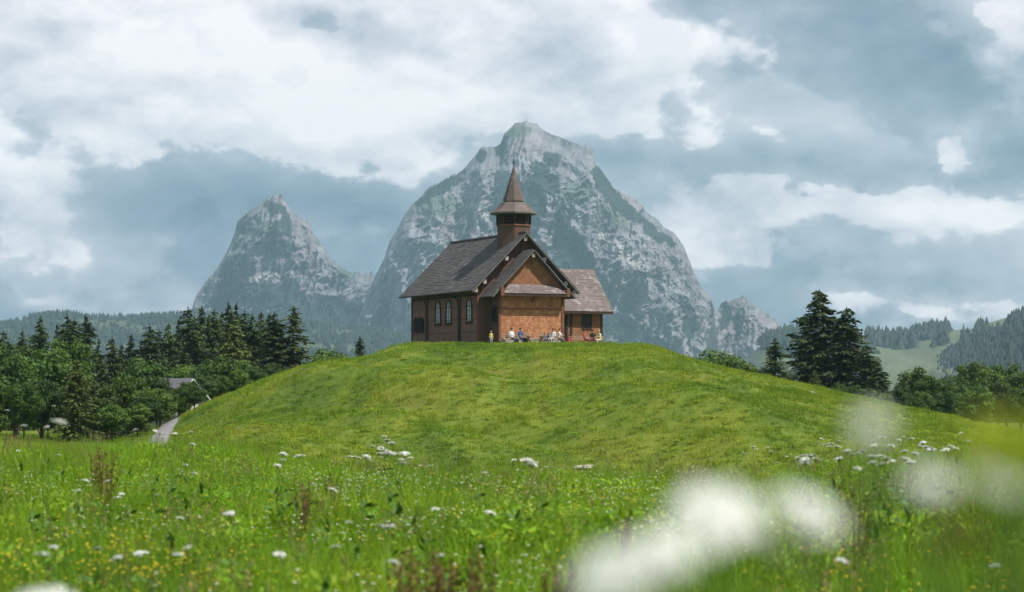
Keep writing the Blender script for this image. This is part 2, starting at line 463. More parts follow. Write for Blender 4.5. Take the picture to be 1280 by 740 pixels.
M['petal'] = simple_mat('white_petals', (.80, .81, .76), .7, .06, 60)
M['petal_far'] = simple_mat('cream_petals', (.62, .63, .46), .7, .08, 60)
M['yellow'] = simple_mat('yellow_petals', (.70, .56, .03), .7, .15, 60)
M['stem'] = simple_mat('green_stem', (.085, .15, .025), .7, .25, 20)
M['dock'] = simple_mat('rust_brown_seed', (.135, .072, .032), .85, .35, 20)
M['dockleaf'] = simple_mat('dock_leaf', (.07, .15, .02), .7, .25, 10)
M['hill_turf'] = None
m, t, p, out = new_mat('turf')
g = t.new('ShaderNodeNewGeometry'); sp = t.new('ShaderNodeSeparateXYZ'); t.l.new(g.outputs['Position'], sp.inputs[0])
fy = t.mrange(sp.outputs[1], 55, 75)
tc_ = t.mix(fy, t.mix(.5, grass_color(t, 'meadow'), (.02, .05, .006)), t.mix(.42, grass_color(t, 'hill'), (.055, .060, .012)))
t.l.new(tc_, p.inputs['Base Color']); p.inputs['Roughness'].default_value = .95
M['turf'] = m
M['grass_meadow'] = grass_mat('meadow_grass', 'meadow', 1.15, .42)
M['grass_hill'] = grass_mat('short_hill_grass', 'hill', 1.28, .25)
M['rock'] = attr_mat('limestone_and_scrub')
M['hillside'] = attr_mat('far_hillside')

# ------------------------------------------------------------------ ground sheet
xs = np.unique(np.concatenate([np.arange(-45, 46, .45), np.sign(np.linspace(-1, 1, 61)) * (45 + np.abs(np.linspace(-1, 1, 61)) ** 3 * 9000)]))
ys = np.unique(np.concatenate([np.arange(-40, 4, 4), np.arange(4, 80, .5), np.arange(80, 235, .55), np.arange(235, 330, 5), 330 + np.linspace(0, 1, 40) ** 2 * 12000]))
X, Y = np.meshgrid(xs, ys)
Z = ground_z(X, Y)
nx, ny = len(xs), len(ys)
idx = np.arange(nx * ny).reshape(ny, nx)
quads = np.stack([idx[:-1, :-1], idx[:-1, 1:], idx[1:, 1:], idx[1:, :-1]], -1).reshape(-1, 4)
ground = link('ground', mesh_from('ground', np.stack([X, Y, Z], -1).reshape(-1, 3), quads), M['turf'], smooth=True)
tag(ground, kind='structure')

# ------------------------------------------------------------------ mountains
def set_tint(me, rgb):
    a = me.color_attributes.new('tint', 'FLOAT_COLOR', 'POINT')
    c = np.ones((len(me.vertices), 4), np.float32); c[:, :3] = rgb
    a.data.foreach_set('color', c.ravel())
def blob_field(PX, PY, blobs):
    """soft union of ellipses in slope coordinates (cx, cy, rx, ry, angle)"""
    f = np.full(PX.shape, -9.0)
    for cx, cy, rx, ry, an in blobs:
        ca, sa = math.cos(R(an)), math.sin(R(an))
        dx, dy = PX - cx, PY - cy
        q = ((dx * ca + dy * sa) / rx) ** 2 + ((-dx * sa + dy * ca) / ry) ** 2
        f = np.maximum(f, 1 - np.sqrt(q))
    return f
def mountain(name, sil, D, base_row, ncol, nrow, forest, meadow, scree, spikes, seed, steep=.75, relief=1.0, veg_amt=0.0, wob=.9):
    sil = np.array(sil, float)
    cx = np.linspace(sil[0, 0], sil[-1, 0], ncol)
    top = np.interp(cx, sil[:, 0], sil[:, 1])
    top = top - wob * 1.5 * fbm(cx / 16, 0, s=seed, o=3, g=.6)
    edge = wob * 1.6 * fbm(cx / 4.5, 0.5, s=seed + 7, o=4, g=.65)
    for a, b_, h in spikes:
        wv = ss(a - 4, a + 4, cx) * ss(b_ + 4, b_ - 4, cx)
        edge = edge + wv * h * np.clip(ridged(cx / 3.1, 0.3, s=seed + 3, o=2) - .35, 0, 1) * 1.4
    X0 = (cx - 640) / F * D
    H = (HOR - top) / F * D + EYE
    zb = (HOR - base_row) / F * D + EYE
    tt = np.linspace(0, 1, nrow)
    T, XX = np.meshgrid(tt, X0, indexing='ij')
    HH = np.broadcast_to(H, T.shape)
    zz = zb + (HH - zb) * T + (edge / F * D)[None] * T ** 30
    depth = (HH - zb) * (1 - T) * steep
    k = relief * np.sin(np.clip(T * 1.04, 0, 1) * np.pi) ** .35 * (1 - T ** 14)
    wx = XX + 40 * fbm(XX / 140, zz / 140, s=seed + 60, o=3)
    big = ridged((wx + .55 * zz) / 190, zz / 420, s=seed + 10, o=3)
    mid = ridged((wx - .22 * zz) / 52, (zz + .15 * wx) / 190, s=seed + 20, o=4, g=.55)
    fine = ridged((wx * .8 + zz * .6) / 22, (zz * .8 - wx * .6) / 13, s=seed + 27, o=4, g=.62)
    strata = np.sin((zz + .42 * XX + 26 * fbm(XX / 80, zz / 80, s=seed + 44, o=4)) / 8.5)
    yy = D - depth - k * (150 * (big - .5) + 120 * (mid - .5) + 34 * (fine - .5) + 2.6 * strata * (.4 + mid)) * 1.35
    # back side
    bt = np.linspace(0, 1, 14)[1:]
    Bx = np.broadcast_to(X0, (len(bt), ncol)); Bz = H[None] + (zb - H[None]) * bt[:, None]; By = D + (H[None] - zb) * bt[:, None] * .9
    Bz = Bz + (edge / F * D)[None] * (1 - bt[:, None])
    V = np.concatenate([np.stack([XX, yy, zz], -1), np.stack([Bx, By, Bz], -1)], 0)
    nr = V.shape[0]
    idx = np.arange(nr * ncol).reshape(nr, ncol)
    q = np.stack([idx[:-1, :-1], idx[:-1, 1:], idx[1:, 1:], idx[1:, :-1]], -1).reshape(-1, 4)
    me = mesh_from(name, V.reshape(-1, 3), q)
    # what grows or lies where; relief shading is put into the rock tone
    PXc = 640 + V[..., 0] / V[..., 1] * F; PYc = HOR - (V[..., 2] - EYE) / V[..., 1] * F
    w1 = 10 * fbm(PXc / 22, PYc / 22, s=seed + 70, o=5, g=.6); w2 = 10 * fbm(PXc / 22, PYc / 22, s=seed + 80, o=5, g=.6)
    rag = .85 * fbm(PXc / 6, PYc / 9, s=seed + 90, o=5, g=.7)
    fo = .92 * ss(-.05, .14, blob_field(PXc + w1, PYc + w2, forest) + rag * .6)
    mw = ss(-.1, .3, blob_field(PXc + w1, PYc + w2, meadow) + rag * .5) if meadow else 0 * fo
    sr = ss(-.1, .4, blob_field(PXc + w1 * .7, PYc + w2 * .7, scree) + rag * .8) if scree else 0 * fo
    pat = fbm((PXc + .5 * PYc) / 10, (PYc - .4 * PXc) / 24, s=seed + 100, o=6, g=.68)
    led = fbm((PXc + .9 * PYc) / 34, (PYc - .75 * PXc) / 6.5, s=seed + 110, o=5, g=.6)
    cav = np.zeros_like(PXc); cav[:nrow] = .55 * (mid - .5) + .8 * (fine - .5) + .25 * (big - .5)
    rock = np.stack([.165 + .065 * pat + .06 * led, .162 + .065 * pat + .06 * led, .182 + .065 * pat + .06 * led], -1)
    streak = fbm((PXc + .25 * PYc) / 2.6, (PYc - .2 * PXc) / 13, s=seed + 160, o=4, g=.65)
    rock = rock * (1 + .6 * np.clip(cav, -.6, .6) + .38 * streak)[..., None]  # painted relief shading: gullies darker, ridges paler
    warm = ss(.0, .5, fbm(PXc / 60, PYc / 45, s=seed + 120, o=3))[..., None]
    rock = rock * (1 + warm * np.array([.13, .0, -.01]))
    white = ss(.22, .5, fbm(PXc / 7, PYc / 4, s=seed + 130, o=5, g=.65))[..., None]
    rock = rock * (1 - .4 * white) + np.array([.32, .31, .31]) * .4 * white
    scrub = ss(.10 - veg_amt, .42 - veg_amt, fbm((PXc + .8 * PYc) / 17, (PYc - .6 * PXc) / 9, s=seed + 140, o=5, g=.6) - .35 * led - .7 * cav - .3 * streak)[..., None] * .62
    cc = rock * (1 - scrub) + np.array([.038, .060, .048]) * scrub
    for msk, c in ((mw * .7, (.075, .110, .070)), (sr, (.34, .32, .32)), (fo, (.012, .026, .022))):
        c = np.array(c) * (1 + .25 * pat[..., None]); msk = msk[..., None]
        cc = cc * (1 - msk) + c * msk
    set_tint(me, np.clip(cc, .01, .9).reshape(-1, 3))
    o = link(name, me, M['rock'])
    tag(o, kind='structure')
    return o

BIG = [(404, 470), (425, 452), (440, 425), (450, 392), (460, 362), (469, 343), (480, 324), (487.6, 300), (505, 270), (516, 255), (526, 246), (540, 233), (554, 228), (574, 216), (587, 203), (600, 187), (607, 184),
       (619, 185.5), (625, 181), (630, 168), (643, 155), (658, 150.5), (671, 155), (684, 167), (705, 173.5), (727, 181), (737, 184), (742, 190), (744, 203), (749, 209), (757, 220), (766, 235), (789, 247), (800, 254.6),
       (811, 269), (822, 276), (830, 285), (843, 294), (854, 306.5), (860, 321), (867, 340), (875, 357), (888, 370), (893, 384), (899, 421), (906, 450), (925, 480)]
mountain('mountain', BIG, 5500, 520, 640, 420,
         forest=[(548, 238, 34, 9, -28), (628, 182, 9, 22, 8), (600, 195, 8, 10, 30), (683, 222, 14, 22, -35), (668, 255, 11, 48, 4), (700, 275, 10, 26, 10), (755, 228, 12, 26, -35), (782, 262, 34, 10, 32),
                 (822, 292, 26, 8, 42), (712, 320, 22, 34, 20), (775, 410, 34, 16, 20), (735, 350, 20, 20, 0), (808, 345, 22, 4, 15), (860, 400, 8, 26, -10), (475, 420, 12, 40, 15), (575, 215, 9, 6, -30), (810, 428, 30, 8, 20), (690, 200, 14, 8, 30)],
         meadow=[(545, 258, 34, 12, 5), (592, 262, 22, 16, 0), (720, 240, 22, 16, 30), (650, 165, 16, 8, 0), (770, 275, 26, 10, 35)],
         scree=[(600, 272, 9, 24, -24), (582, 262, 2.5, 16, 12), (748, 205, 3, 9, -30), (645, 245, 5, 14, -10), (655, 245, 4, 12, 20), (788, 320, 30, 10, 30), (760, 300, 26, 6, 35), (893, 405, 4, 14, 0)],
         spikes=[(528, 580, 4), (760, 850, 3.2), (600, 625, 2)], seed=200, steep=.85, veg_amt=-.10, wob=1.3)
SMALL = [(225, 440), (234, 410), (241, 383), (245.5, 370), (258, 353), (273.5, 333), (284, 314), (292, 295), (297, 278), (312, 266), (326, 256), (334, 247), (338, 249), (343, 242), (348, 244), (352, 241.5), (357, 252), (364, 264), (376, 270), (387, 277), (392, 292),
         (404, 308), (416, 326), (429, 336), (441, 342), (454, 344), (464, 342), (475, 360), (490, 400), (505, 460)]
mountain('mountain', SMALL, 5700, 520, 420, 320,
         forest=[(335, 312, 40, 11, -6), (296, 345, 20, 40, 18), (345, 372, 46, 22, 8), (300, 275, 10, 14, -20), (390, 400, 34, 34, 0), (330, 410, 60, 30, 0), (445, 420, 26, 50, 10), (340, 262, 14, 8, 0), (275, 372, 16, 22, 0), (356, 280, 10, 16, 0), (375, 330, 8, 10, 20), (420, 390, 20, 20, 0)],
         meadow=[(432, 342, 14, 7, 20), (325, 285, 22, 12, 0)], scree=[(340, 345, 30, 6, -14)],
         spikes=[(440, 470, 5), (245, 270, 2.5), (296, 320, 2)], seed=400, steep=.8, veg_amt=.0, wob=1.3)
CRAG = [(874, 470), (884, 430), (892, 392), (903, 380), (916, 375), (929, 370), (938, 378), (951, 389), (968, 399), (974, 409), (981, 428), (990, 450), (1010, 480)]
mountain('crag', CRAG, 4900, 520, 200, 180,
         forest=[(905, 395, 9, 24, 12), (925, 405, 5, 14, 0), (960, 392, 22, 4, 32)], meadow=[], scree=[(893, 400, 3, 22, 0)], spikes=[(895, 915, 3), (935, 985, 4.5)], seed=600, steep=.7, veg_amt=-.06, relief=.6)

# ------------------------------------------------------------------ far hills
def cone_trees(name, pts, hs, seed, mat):
    """a far-off conifer wood: thousands of small ragged conifers in one mass"""
    r_ = np.random.default_rng(seed)
    V = []; Fc = []
    n = len(pts); k = 6
    prof = [(.0, .30), (.28, .26), (.30, .20), (.6, .16), (.62, .11), (1.0, .0)]
    ang = np.arange(k) * 2 * np.pi / k
    base = []
    for (h, rr) in prof: base.append(np.stack([np.cos(ang) * rr, np.sin(ang) * rr, np.full(k, h)], -1))
    base = np.concatenate(base, 0)
    m_ = len(prof)
    fc = np.array([(i * k + j, i * k + (j + 1) % k, (i + 1) * k + (j + 1) % k, (i + 1) * k + j) for i in range(m_ - 1) for j in range(k)])
    jit = 1 + .35 * r_.standard_normal((n, len(base), 1)).clip(-1.5, 1.5)
    V = base[None] * np.array([1, 1, 1]) * hs[:, None, None]
    V[..., :2] *= jit * r_.uniform(.75, 1.25, (n, 1, 1))
    V = V + pts[:, None, :]
    Fc = (fc[None] + (np.arange(n) * len(base))[:, None, None]).reshape(-1, 4)
    o = link(name, mesh_from(name, V.reshape(-1, 3), Fc), mat)
    return o
def far_hill(name, sil, D0, D1, base_row, ncol, nrow, seed, colour, relief=12):
    sil = np.array(sil, float)
    cx = np.linspace(sil[0, 0], sil[-1, 0], ncol)
    top = np.interp(cx, sil[:, 0], sil[:, 1]) - .8 * fbm(cx / 20, 0, s=seed, o=3)
    tt = np.linspace(0, 1, nrow)
    T, C = np.meshgrid(tt, cx, indexing='ij')
    Dd = D0 + (D1 - D0) * T
    row = base_row + (np.broadcast_to(top, T.shape) - base_row) * T ** 1.0
    zz = EYE + (HOR - row) / F * Dd
    zz = zz + relief * fbm((C + row) / 45, T * 4, s=seed + 4, o=4) * np.sin(T * np.pi)
    xx = (C - 640) / F * Dd
    bt = np.linspace(0, 1, 6)[1:]
    Db = D1 * (1 + .25 * bt)[:, None] + 0 * cx[None]
    zbk = zz[-1][None] - (bt[:, None] ** 1.3) * 120
    xb = (cx[None] - 640) / F * Db
    V = np.concatenate([np.stack([xx, Dd, zz], -1), np.stack([xb, Db, zbk], -1)], 0)
    nr = V.shape[0]; idx = np.arange(nr * ncol).reshape(nr, ncol)
    q = np.stack([idx[:-1, :-1], idx[:-1, 1:], idx[1:, 1:], idx[1:, :-1]], -1).reshape(-1, 4)
    me = mesh_from(name, V.reshape(-1, 3), q)
    PXc = 640 + V[..., 0] / V[..., 1] * F; PYc = HOR - (V[..., 2] - EYE) / V[..., 1] * F
    cc, wood = colour(PXc, PYc)
    set_tint(me, cc.reshape(-1, 3))
    o = link(name, me, M['hillside'], smooth=True); tag(o, kind='structure')
    return V[:nrow], wood[:nrow]
def scatter_wood(name, V, wood, n, hmin, hmax, seed, ridge=.25):
    r_ = np.random.default_rng(seed)
    nr, nc = wood.shape
    i = r_.integers(0, nr - 1, n * 6); top = r_.random(n * 6) < ridge; i[top] = nr - 1 - r_.integers(0, 2, top.sum())
    j = r_.integers(0, nc - 1, n * 6)
    ok = r_.random(n * 6) < wood[i, j]
    i, j = i[ok][:n], j[ok][:n]
    a = r_.random((len(i), 1)); b_ = r_.random((len(i), 1))
    i2 = np.minimum(i + 1, nr - 1)
    p = V[i, j] * (1 - a) * (1 - b_) + V[i2, j] * a * (1 - b_) + V[i, j + 1] * (1 - a) * b_ + V[i2, j + 1] * a * b_
    o = cone_trees(name, p - np.array([0, 0, .8]), r_.uniform(hmin, hmax, len(p)), seed, M['far_tree'])
    return o
FOR = np.array([.018, .030, .022]); MEA = np.array([.095, .118, .062])
def col_left(px, py):
    n = fbm(px / 30, py / 7, s=71, o=4)
    wd = np.clip(ss(-.75, -.5, n) * .98 + .0, 0, 1)
    strip = ss(.66, .9, vn(px / 70, py / 6.0, s=77)) * ss(396, 402, py)
    wd = wd * (1 - .8 * strip)
    return (FOR * wd[..., None] + MEA * (1 - wd[..., None])) * (1 + .2 * n[..., None]), wd
Vh, Wd = far_hill('hill', [(-260, 400), (-100, 410), (0, 408), (25, 402), (45, 396), (85, 394), (110, 399), (160, 399), (200, 397), (240, 394), (300, 398), (380, 406), (480, 416), (560, 434)], 900, 4300, 560, 260, 90, 31, col_left)
tag(scatter_wood('distant_forest', Vh, Wd, 12000, 8, 14, 5, .14), 'distant conifer forest covering the low ridge beyond the wood', 'forest', kind='stuff')
RA = [(930, 455), (955, 428), (985, 421), (1040, 423), (1085, 423), (1130, 424), (1185, 413), (1215, 411), (1235, 404), (1262, 396), (1300, 388), (1400, 380), (1500, 380)]
def col_right(px, py):
    n = fbm(px / 26, py / 9, s=91, o=4)
    wd = ss(-.1, .12, blob_field(px, py, [(1010, 432, 70, 16, 5), (1115, 428, 34, 8, 8), (1165, 418, 22, 6, -14), (1178, 428, 6, 5, 0), (1225, 418, 9, 5, -20), (1205, 426, 3, 3, 0), (1166, 434, 2.5, 2.5, 0), (1040, 470, 50, 8, 0)]) + .22 * n)
    mead = MEA * (1 + .35 * n[..., None]) * np.array([1.1, 1.05, 1.1])
    return FOR * wd[..., None] + mead * (1 - wd[..., None]), wd
Vh, Wd = far_hill('hill', RA, 800, 3600, 545, 280, 110, 51, col_right, 10)
tag(scatter_wood('distant_forest', Vh, Wd, 2600, 12, 24, 6, .05), 'dark stands of conifers on the pale far alp beyond the spruces', 'forest', kind='stuff')
RB = [(1105, 520), (1140, 492), (1160, 474), (1182, 448), (1225, 426), (1254, 416), (1263, 402), (1282, 396), (1310, 390), (1420, 370), (1560, 372)]
def col_rb(px, py):
    n = fbm(px / 20, py / 12, s=95, o=4)
    wd = 1 - ss(0, .3, blob_field(px, py, [(1274, 449, 9, 7, 20)]) + .2 * n)
    return FOR * wd[..., None] * (1 + .2 * n[..., None]) + np.array([.3, .31, .29]) * (1 - wd[..., None]), wd
Vh, Wd = far_hill('hill', RB, 700, 3000, 560, 200, 80, 61, col_rb, 6)
tag(scatter_wood('distant_forest', Vh, Wd, 6000, 10, 18, 7, .07), 'dense dark forest on the steep spur beside the pale alp', 'forest', kind='stuff')

# ------------------------------------------------------------------ haze: the moist air between here and the peaks
def make_haze(dens, colr):
    mb = MB(); mb.box(-2600, 2600, -60, 6700, -140, 760)
    m = bpy.data.materials.new('haze_air'); m.use_nodes = True
    t = NT(m.node_tree); t.n.clear()
    o = t.new('ShaderNodeOutputMaterial'); v = t.new('ShaderNodeVolumePrincipled')
    v.inputs['Color'].default_value = (*colr, 1); v.inputs['Density'].default_value = dens; v.inputs['Anisotropy'].default_value = 0.0
    t.l.new(v.outputs[0], o.inputs['Volume'])
    ob = mb.build('haze', m); tag(ob, kind='stuff')
make_haze(8.0e-5, (.50, .76, .92))

# ------------------------------------------------------------------ the chapel
chapel = empty('chapel', CH_O, CH_A)
tag(chapel, 'brown shingled wooden chapel with grey roofs and pointed bell turret on the grassy knoll', 'chapel')
def roof_slope(mb, e0, e1, r0, r1, thick=.16, course=.21, seed=0):
    """a slab with overlapping courses of shingles; e = eave ends, r = ridge ends"""
    e0, e1, r0, r1 = map(Vector, (e0, e1, r0, r1))
    nrm = (e1 - e0).cross(r0 - e0).normalized()
    if nrm.z < 0: nrm = -nrm
    lo = -nrm * thick
    mb.add([e0, e1, r1, r0, e0 + lo, e1 + lo, r1 + lo, r0 + lo], [(0, 1, 2, 3), (7, 6, 5, 4), (0, 4, 5, 1), (1, 5, 6, 2), (2, 6, 7, 3), (3, 7, 4, 0)])
    L = ((r0 - e0).length + (r1 - e1).length) / 2
    n = max(3, int(L / course)); rr = random.Random(seed)
    seg = max(2, int((e1 - e0).length / .9))
    for i in range(n):
        t0, t1 = i / n, min(1, (i + 1.25) / n)
        pv = []
        for k in range(seg + 1):
            u = k / seg
            a = (e0.lerp(e1, u)).lerp(r0.lerp(r1, u), t0) + nrm * (.022 + rr.uniform(-.012, .014)) - (r0 - e0).normalized() * rr.uniform(0, .07)
            b_ = (e0.lerp(e1, u)).lerp(r0.lerp(r1, u), t1) + nrm * .008
            pv.append((a, b_, a - nrm * .05))
        for k in range(seg):
            a, b_, c = pv[k]; a2, b2, c2 = pv[k + 1]
            mb.add([a, a2, b2, b_, c, c2], [(0, 1, 2, 3), (4, 5, 1, 0)])
EZ, RZ, HW, OH = 4.5, 9.4, 5.0, .9          # nave eave height, ridge height, half width of the roof, front overhang
NL = 13.6
rise = (RZ - EZ) / HW
def nave_roof_z(x): return RZ - abs(x) * rise
# walls
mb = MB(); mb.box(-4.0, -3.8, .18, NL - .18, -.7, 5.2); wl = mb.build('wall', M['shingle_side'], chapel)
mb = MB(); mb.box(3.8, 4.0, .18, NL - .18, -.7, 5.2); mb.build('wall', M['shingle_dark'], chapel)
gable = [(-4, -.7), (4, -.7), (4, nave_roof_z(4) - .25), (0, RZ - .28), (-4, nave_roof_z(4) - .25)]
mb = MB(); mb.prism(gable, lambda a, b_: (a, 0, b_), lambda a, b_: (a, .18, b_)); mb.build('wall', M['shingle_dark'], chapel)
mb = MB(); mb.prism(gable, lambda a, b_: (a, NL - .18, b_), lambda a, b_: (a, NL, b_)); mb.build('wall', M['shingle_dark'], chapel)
mb = MB(); mb.box(-4.07, -3.9, -.02, NL + .05, -.9, .42); mb.build('plinth', M['plinth'], chapel)
# nave roof
for sd in (-1, 1):
    mb = MB(); roof_slope(mb, (sd * HW, -OH, EZ), (sd * HW, NL + .45, EZ), (0, -OH, RZ), (0, NL + .45, RZ), seed=3 + sd)
    rf = mb.build('roof', M['roof'], chapel)
    mb = MB()                                # barge boards under the front edge
    mb.bar((sd * (HW - .06), -OH + .05, EZ - .12), (sd * .02, -OH + .05, RZ - .13), .07, .26, up=(0, -1, 0))
    mb.build('barge_board', M['barge'], rf)
mb = MB(); mb.bar((0, -OH - .02, RZ + .02), (0, NL + .46, RZ + .02), .26, .10); mb.build('ridge_cap', M['barge'], chapel)
# rafters showing under the left eave
for k in range(18):
    y = .2 + k * (NL - .3) / 17
    mb = MB(); mb.bar((-4.95, y, EZ - .12), (-4.02, y, EZ + .82), .10, .13, up=(0, 1, 0)); mb.build('rafter', M['timber'], chapel)
# purlins with pale ends at the gable
for (x, dz) in ((0, -.55), (-1.75, -.5), (1.75, -.5), (-3.75, -.5), (3.75, -.5), (-4.55, -.42), (4.55, -.42)):
    z = nave_roof_z(x) + dz
    mb = MB(); mb.box(x - .11, x + .11, -OH + .16, -.002, z - .13, z + .13); pu = mb.build('purlin', M['timber'], chapel)
    mb = MB(); mb.box(x - .15, x + .15, -OH + .10, -OH + .158, z - .17, z + .17); mb.build('end_cap', M['timber_pale'], pu)
    if abs(x) < 4:
        mb = MB(); mb.bar((x, -.06, z - .75), (x, -OH + .3, z - .15), .10, .10); mb.build('bracket', M['timber_red'], chapel)
# corner posts and boards of the long wall
for y, wd in ((.09, .24), (3.45, .16), (10.1, .16), (NL - .1, .24)):
    mb = MB(); mb.box(-4.05, -3.985, y - wd / 2, y + wd / 2, .42, 5.15); mb.build('corner_board', M['timber'], chapel)
mb = MB(); mb.box(-4.10, -3.91, -.05, .06, -.6, 5.1); mb.build('corner_board', M['timber_red'], chapel)
mb = MB(); mb.box(-4.06, -3.985, .22, NL - .22, 4.1, 4.28); mb.build('wall_beam', M['timber'], chapel)
for k in range(3):                            # slim ledges that divide the shingle courses
    mb = MB(); mb.box(-4.035, -3.99, .24, NL - .24, 1.15 + k * 1.05, 1.20 + k * 1.05); mb.build('ledge_board', M['shingle_dark'], chapel)
# down pipes
mb = MB(); mb.tube([(-4.85, 6.2, EZ - .15), (-4.5, 4.2, EZ - .25), (-4.22, 3.62, EZ - .55), (-4.14, 3.55, 3.4), (-4.14, 3.55, .1)], .075, 8); mb.build('downpipe', M['metal'], chapel)
mb = MB(); mb.tube([(-4.9, 10.6, EZ - .12), (-4.25, 10.3, EZ - .4), (-4.13, 10.25, 3.6), (-4.13, 10.25, .3)], .06, 8); mb.build('downpipe', M['metal'], chapel)
mb = MB(); mb.tube([(-5.06, -.7, EZ - .06), (-5.06, NL + .4, EZ - .08)], .07, 6); mb.build('gutter', M['metal'], chapel)
# pointed windows in the long wall
def arch(w_, h, n=7):
    pts = [(-w_ / 2, 0), (w_ / 2, 0)]
    sh = h - w_ * .95
    for k in range(n + 1):
        a = k / n; pts.append((w_ / 2 * math.cos(a * math.pi / 2) ** .8, sh + (h - sh) * math.sin(a * math.pi / 2)))
    for k in range(n, -1, -1):
        a = k / n; pts.append((-w_ / 2 * math.cos(a * math.pi / 2) ** .8, sh + (h - sh) * math.sin(a * math.pi / 2)))
    out_ = [pts[0]]
    for p_ in pts[1:]:
        if (Vector(p_) - Vector(out_[-1])).length > 1e-4: out_.append(p_)
    return out_
for y in (1.65, 5.75, 7.95):
    wn = empty('window', (-4.0, y, 1.95)); wn.parent = chapel
    o_, i_ = arch(1.14, 2.02), arch(.90, 1.82)
    mbf = MB(); n = len(o_); i_ = [(a, b_ + .11) for a, b_ in i_]
    vs = [(-.09, a, b_) for a, b_ in o_] + [(-.09, a, b_) for a, b_ in i_] + [(.02, a, b_) for a, b_ in o_] + [(.02, a, b_) for a, b_ in i_]
    fs = []
    for k in range(n):
        k2 = (k + 1) % n
        fs += [(k, k2, n + k2, n + k), (k, 2 * n + k, 2 * n + k2, k2), (n + k, n + k2, 3 * n + k2, 3 * n + k)]
    mbf.add(vs, fs); mbf.build('frame', M['timber'], wn)
    mbp = MB(); mbp.prism([(a, b_) for a, b_ in i_], lambda a, b_: (-.012, a, b_), lambda a, b_: (.01, a, b_)); mbp.build('pane', M['pane'], wn)
    mbg = MB(); mbg.box(-.045, -.013, -.02, .02, .1, 1.85)
    for zz_ in (.55, 1.0, 1.42): mbg.box(-.04, -.014, -.38, .38, zz_ - .016, zz_ + .016)
    mbg.build('glazing_bar', M['timber'], wn)
    mbs = MB(); mbs.box(-.16, 0, -.66, .66, -.09, -.002); mbs.build('sill', M['timber'], wn)
# dark panel with three little gables low on the long wall
nb = empty('wall_shrine', (-4.0, 11.95, 1.35)); nb.parent = chapel
mb = MB(); mb.box(-.12, 0, -1.0, 1.0, 0, .95); mb.build('board', M['black'], nb)
for k in (-1, 0, 1):
    mb = MB(); mb.prism([(-.33, 0), (.33, 0), (0, .36)], lambda a, b_: (-.14, a + k * .66, b_ + .952), lambda a, b_: (.0, a + k * .66, b_ + .952)); mb.build('pediment', M['black'], nb)
    mb = MB(); mb.box(-.15, -.122, k * .66 - .30, k * .66 + .30, .08, .12); mb.build('ledge', M['timber'], nb)
# ---- front annex
AW, AP, AEZ, ARZ, AHW, AOH = 2.87, 1.8, 4.0, 7.9, 3.85, .55
ar = (ARZ - AEZ) / AHW
az_ = lambda x: ARZ - abs(x) * ar
ag = [(-AW, -.7), (AW, -.7), (AW, az_(AW) - .2), (0, ARZ - .24), (-AW, az_(AW) - .2)]
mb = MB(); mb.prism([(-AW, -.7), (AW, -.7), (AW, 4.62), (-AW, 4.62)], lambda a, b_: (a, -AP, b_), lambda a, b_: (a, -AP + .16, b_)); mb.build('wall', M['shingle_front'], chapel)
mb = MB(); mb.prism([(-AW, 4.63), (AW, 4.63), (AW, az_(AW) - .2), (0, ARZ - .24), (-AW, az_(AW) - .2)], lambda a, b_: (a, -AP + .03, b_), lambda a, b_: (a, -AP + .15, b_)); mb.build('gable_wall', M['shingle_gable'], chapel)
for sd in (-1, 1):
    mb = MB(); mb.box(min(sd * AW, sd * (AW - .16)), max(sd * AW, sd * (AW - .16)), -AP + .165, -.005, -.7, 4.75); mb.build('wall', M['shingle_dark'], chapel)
    mb = MB(); roof_slope(mb, (sd * AHW, -AP - AOH, AEZ), (sd * AHW, -.01, AEZ), (0, -AP - AOH, ARZ), (0, -.01, ARZ), .14, seed=20 + sd)
    rf = mb.build('annex_roof', M['roof'], chapel)
    mb = MB(); mb.bar((sd * (AHW - .05), -AP - AOH + .05, AEZ - .10), (sd * .02, -AP - AOH + .05, ARZ - .11), .07, .22, up=(0, -1, 0)); mb.build('barge_board', M['barge'], rf)
    mb = MB(); mb.box(sd * AW - .10, sd * AW + .10, -AP - .06, -AP + .10, -.6, 4.2); mb.build('corner_post', M['timber_red'], chapel)
    mb = MB(); mb.box(sd * 3.02 - .13, sd * 3.02 + .13, -AP - .86, -AP - .60, 4.02, 4.72); mb.build('bracket_post', M['timber_red'], chapel)
    mb = MB(); mb.bar((sd * 3.02, -AP - .05, 3.95), (sd * 3.02, -AP - .72, 4.1), .14, .16); mb.build('bracket', M['timber_red'], chapel)
for x in (0, -2.9, 2.9):
    z = az_(x) - .5
    mb = MB(); mb.box(x - .1, x + .1, -AP - AOH + .13, -AP + .02, z - .12, z + .12); pu = mb.build('purlin', M['timber'], chapel)
    mb = MB(); mb.box(x - .14, x + .14, -AP - AOH + .08, -AP - AOH + .128, z - .15, z + .15); mb.build('end_cap', M['timber_pale'], pu)
mb = MB(); mb.bar((0, -AP - .03, ARZ - 1.25), (0, -AP - AOH + .2, ARZ - .62), .09, .1); mb.build('bracket', M['timber_red'], chapel)
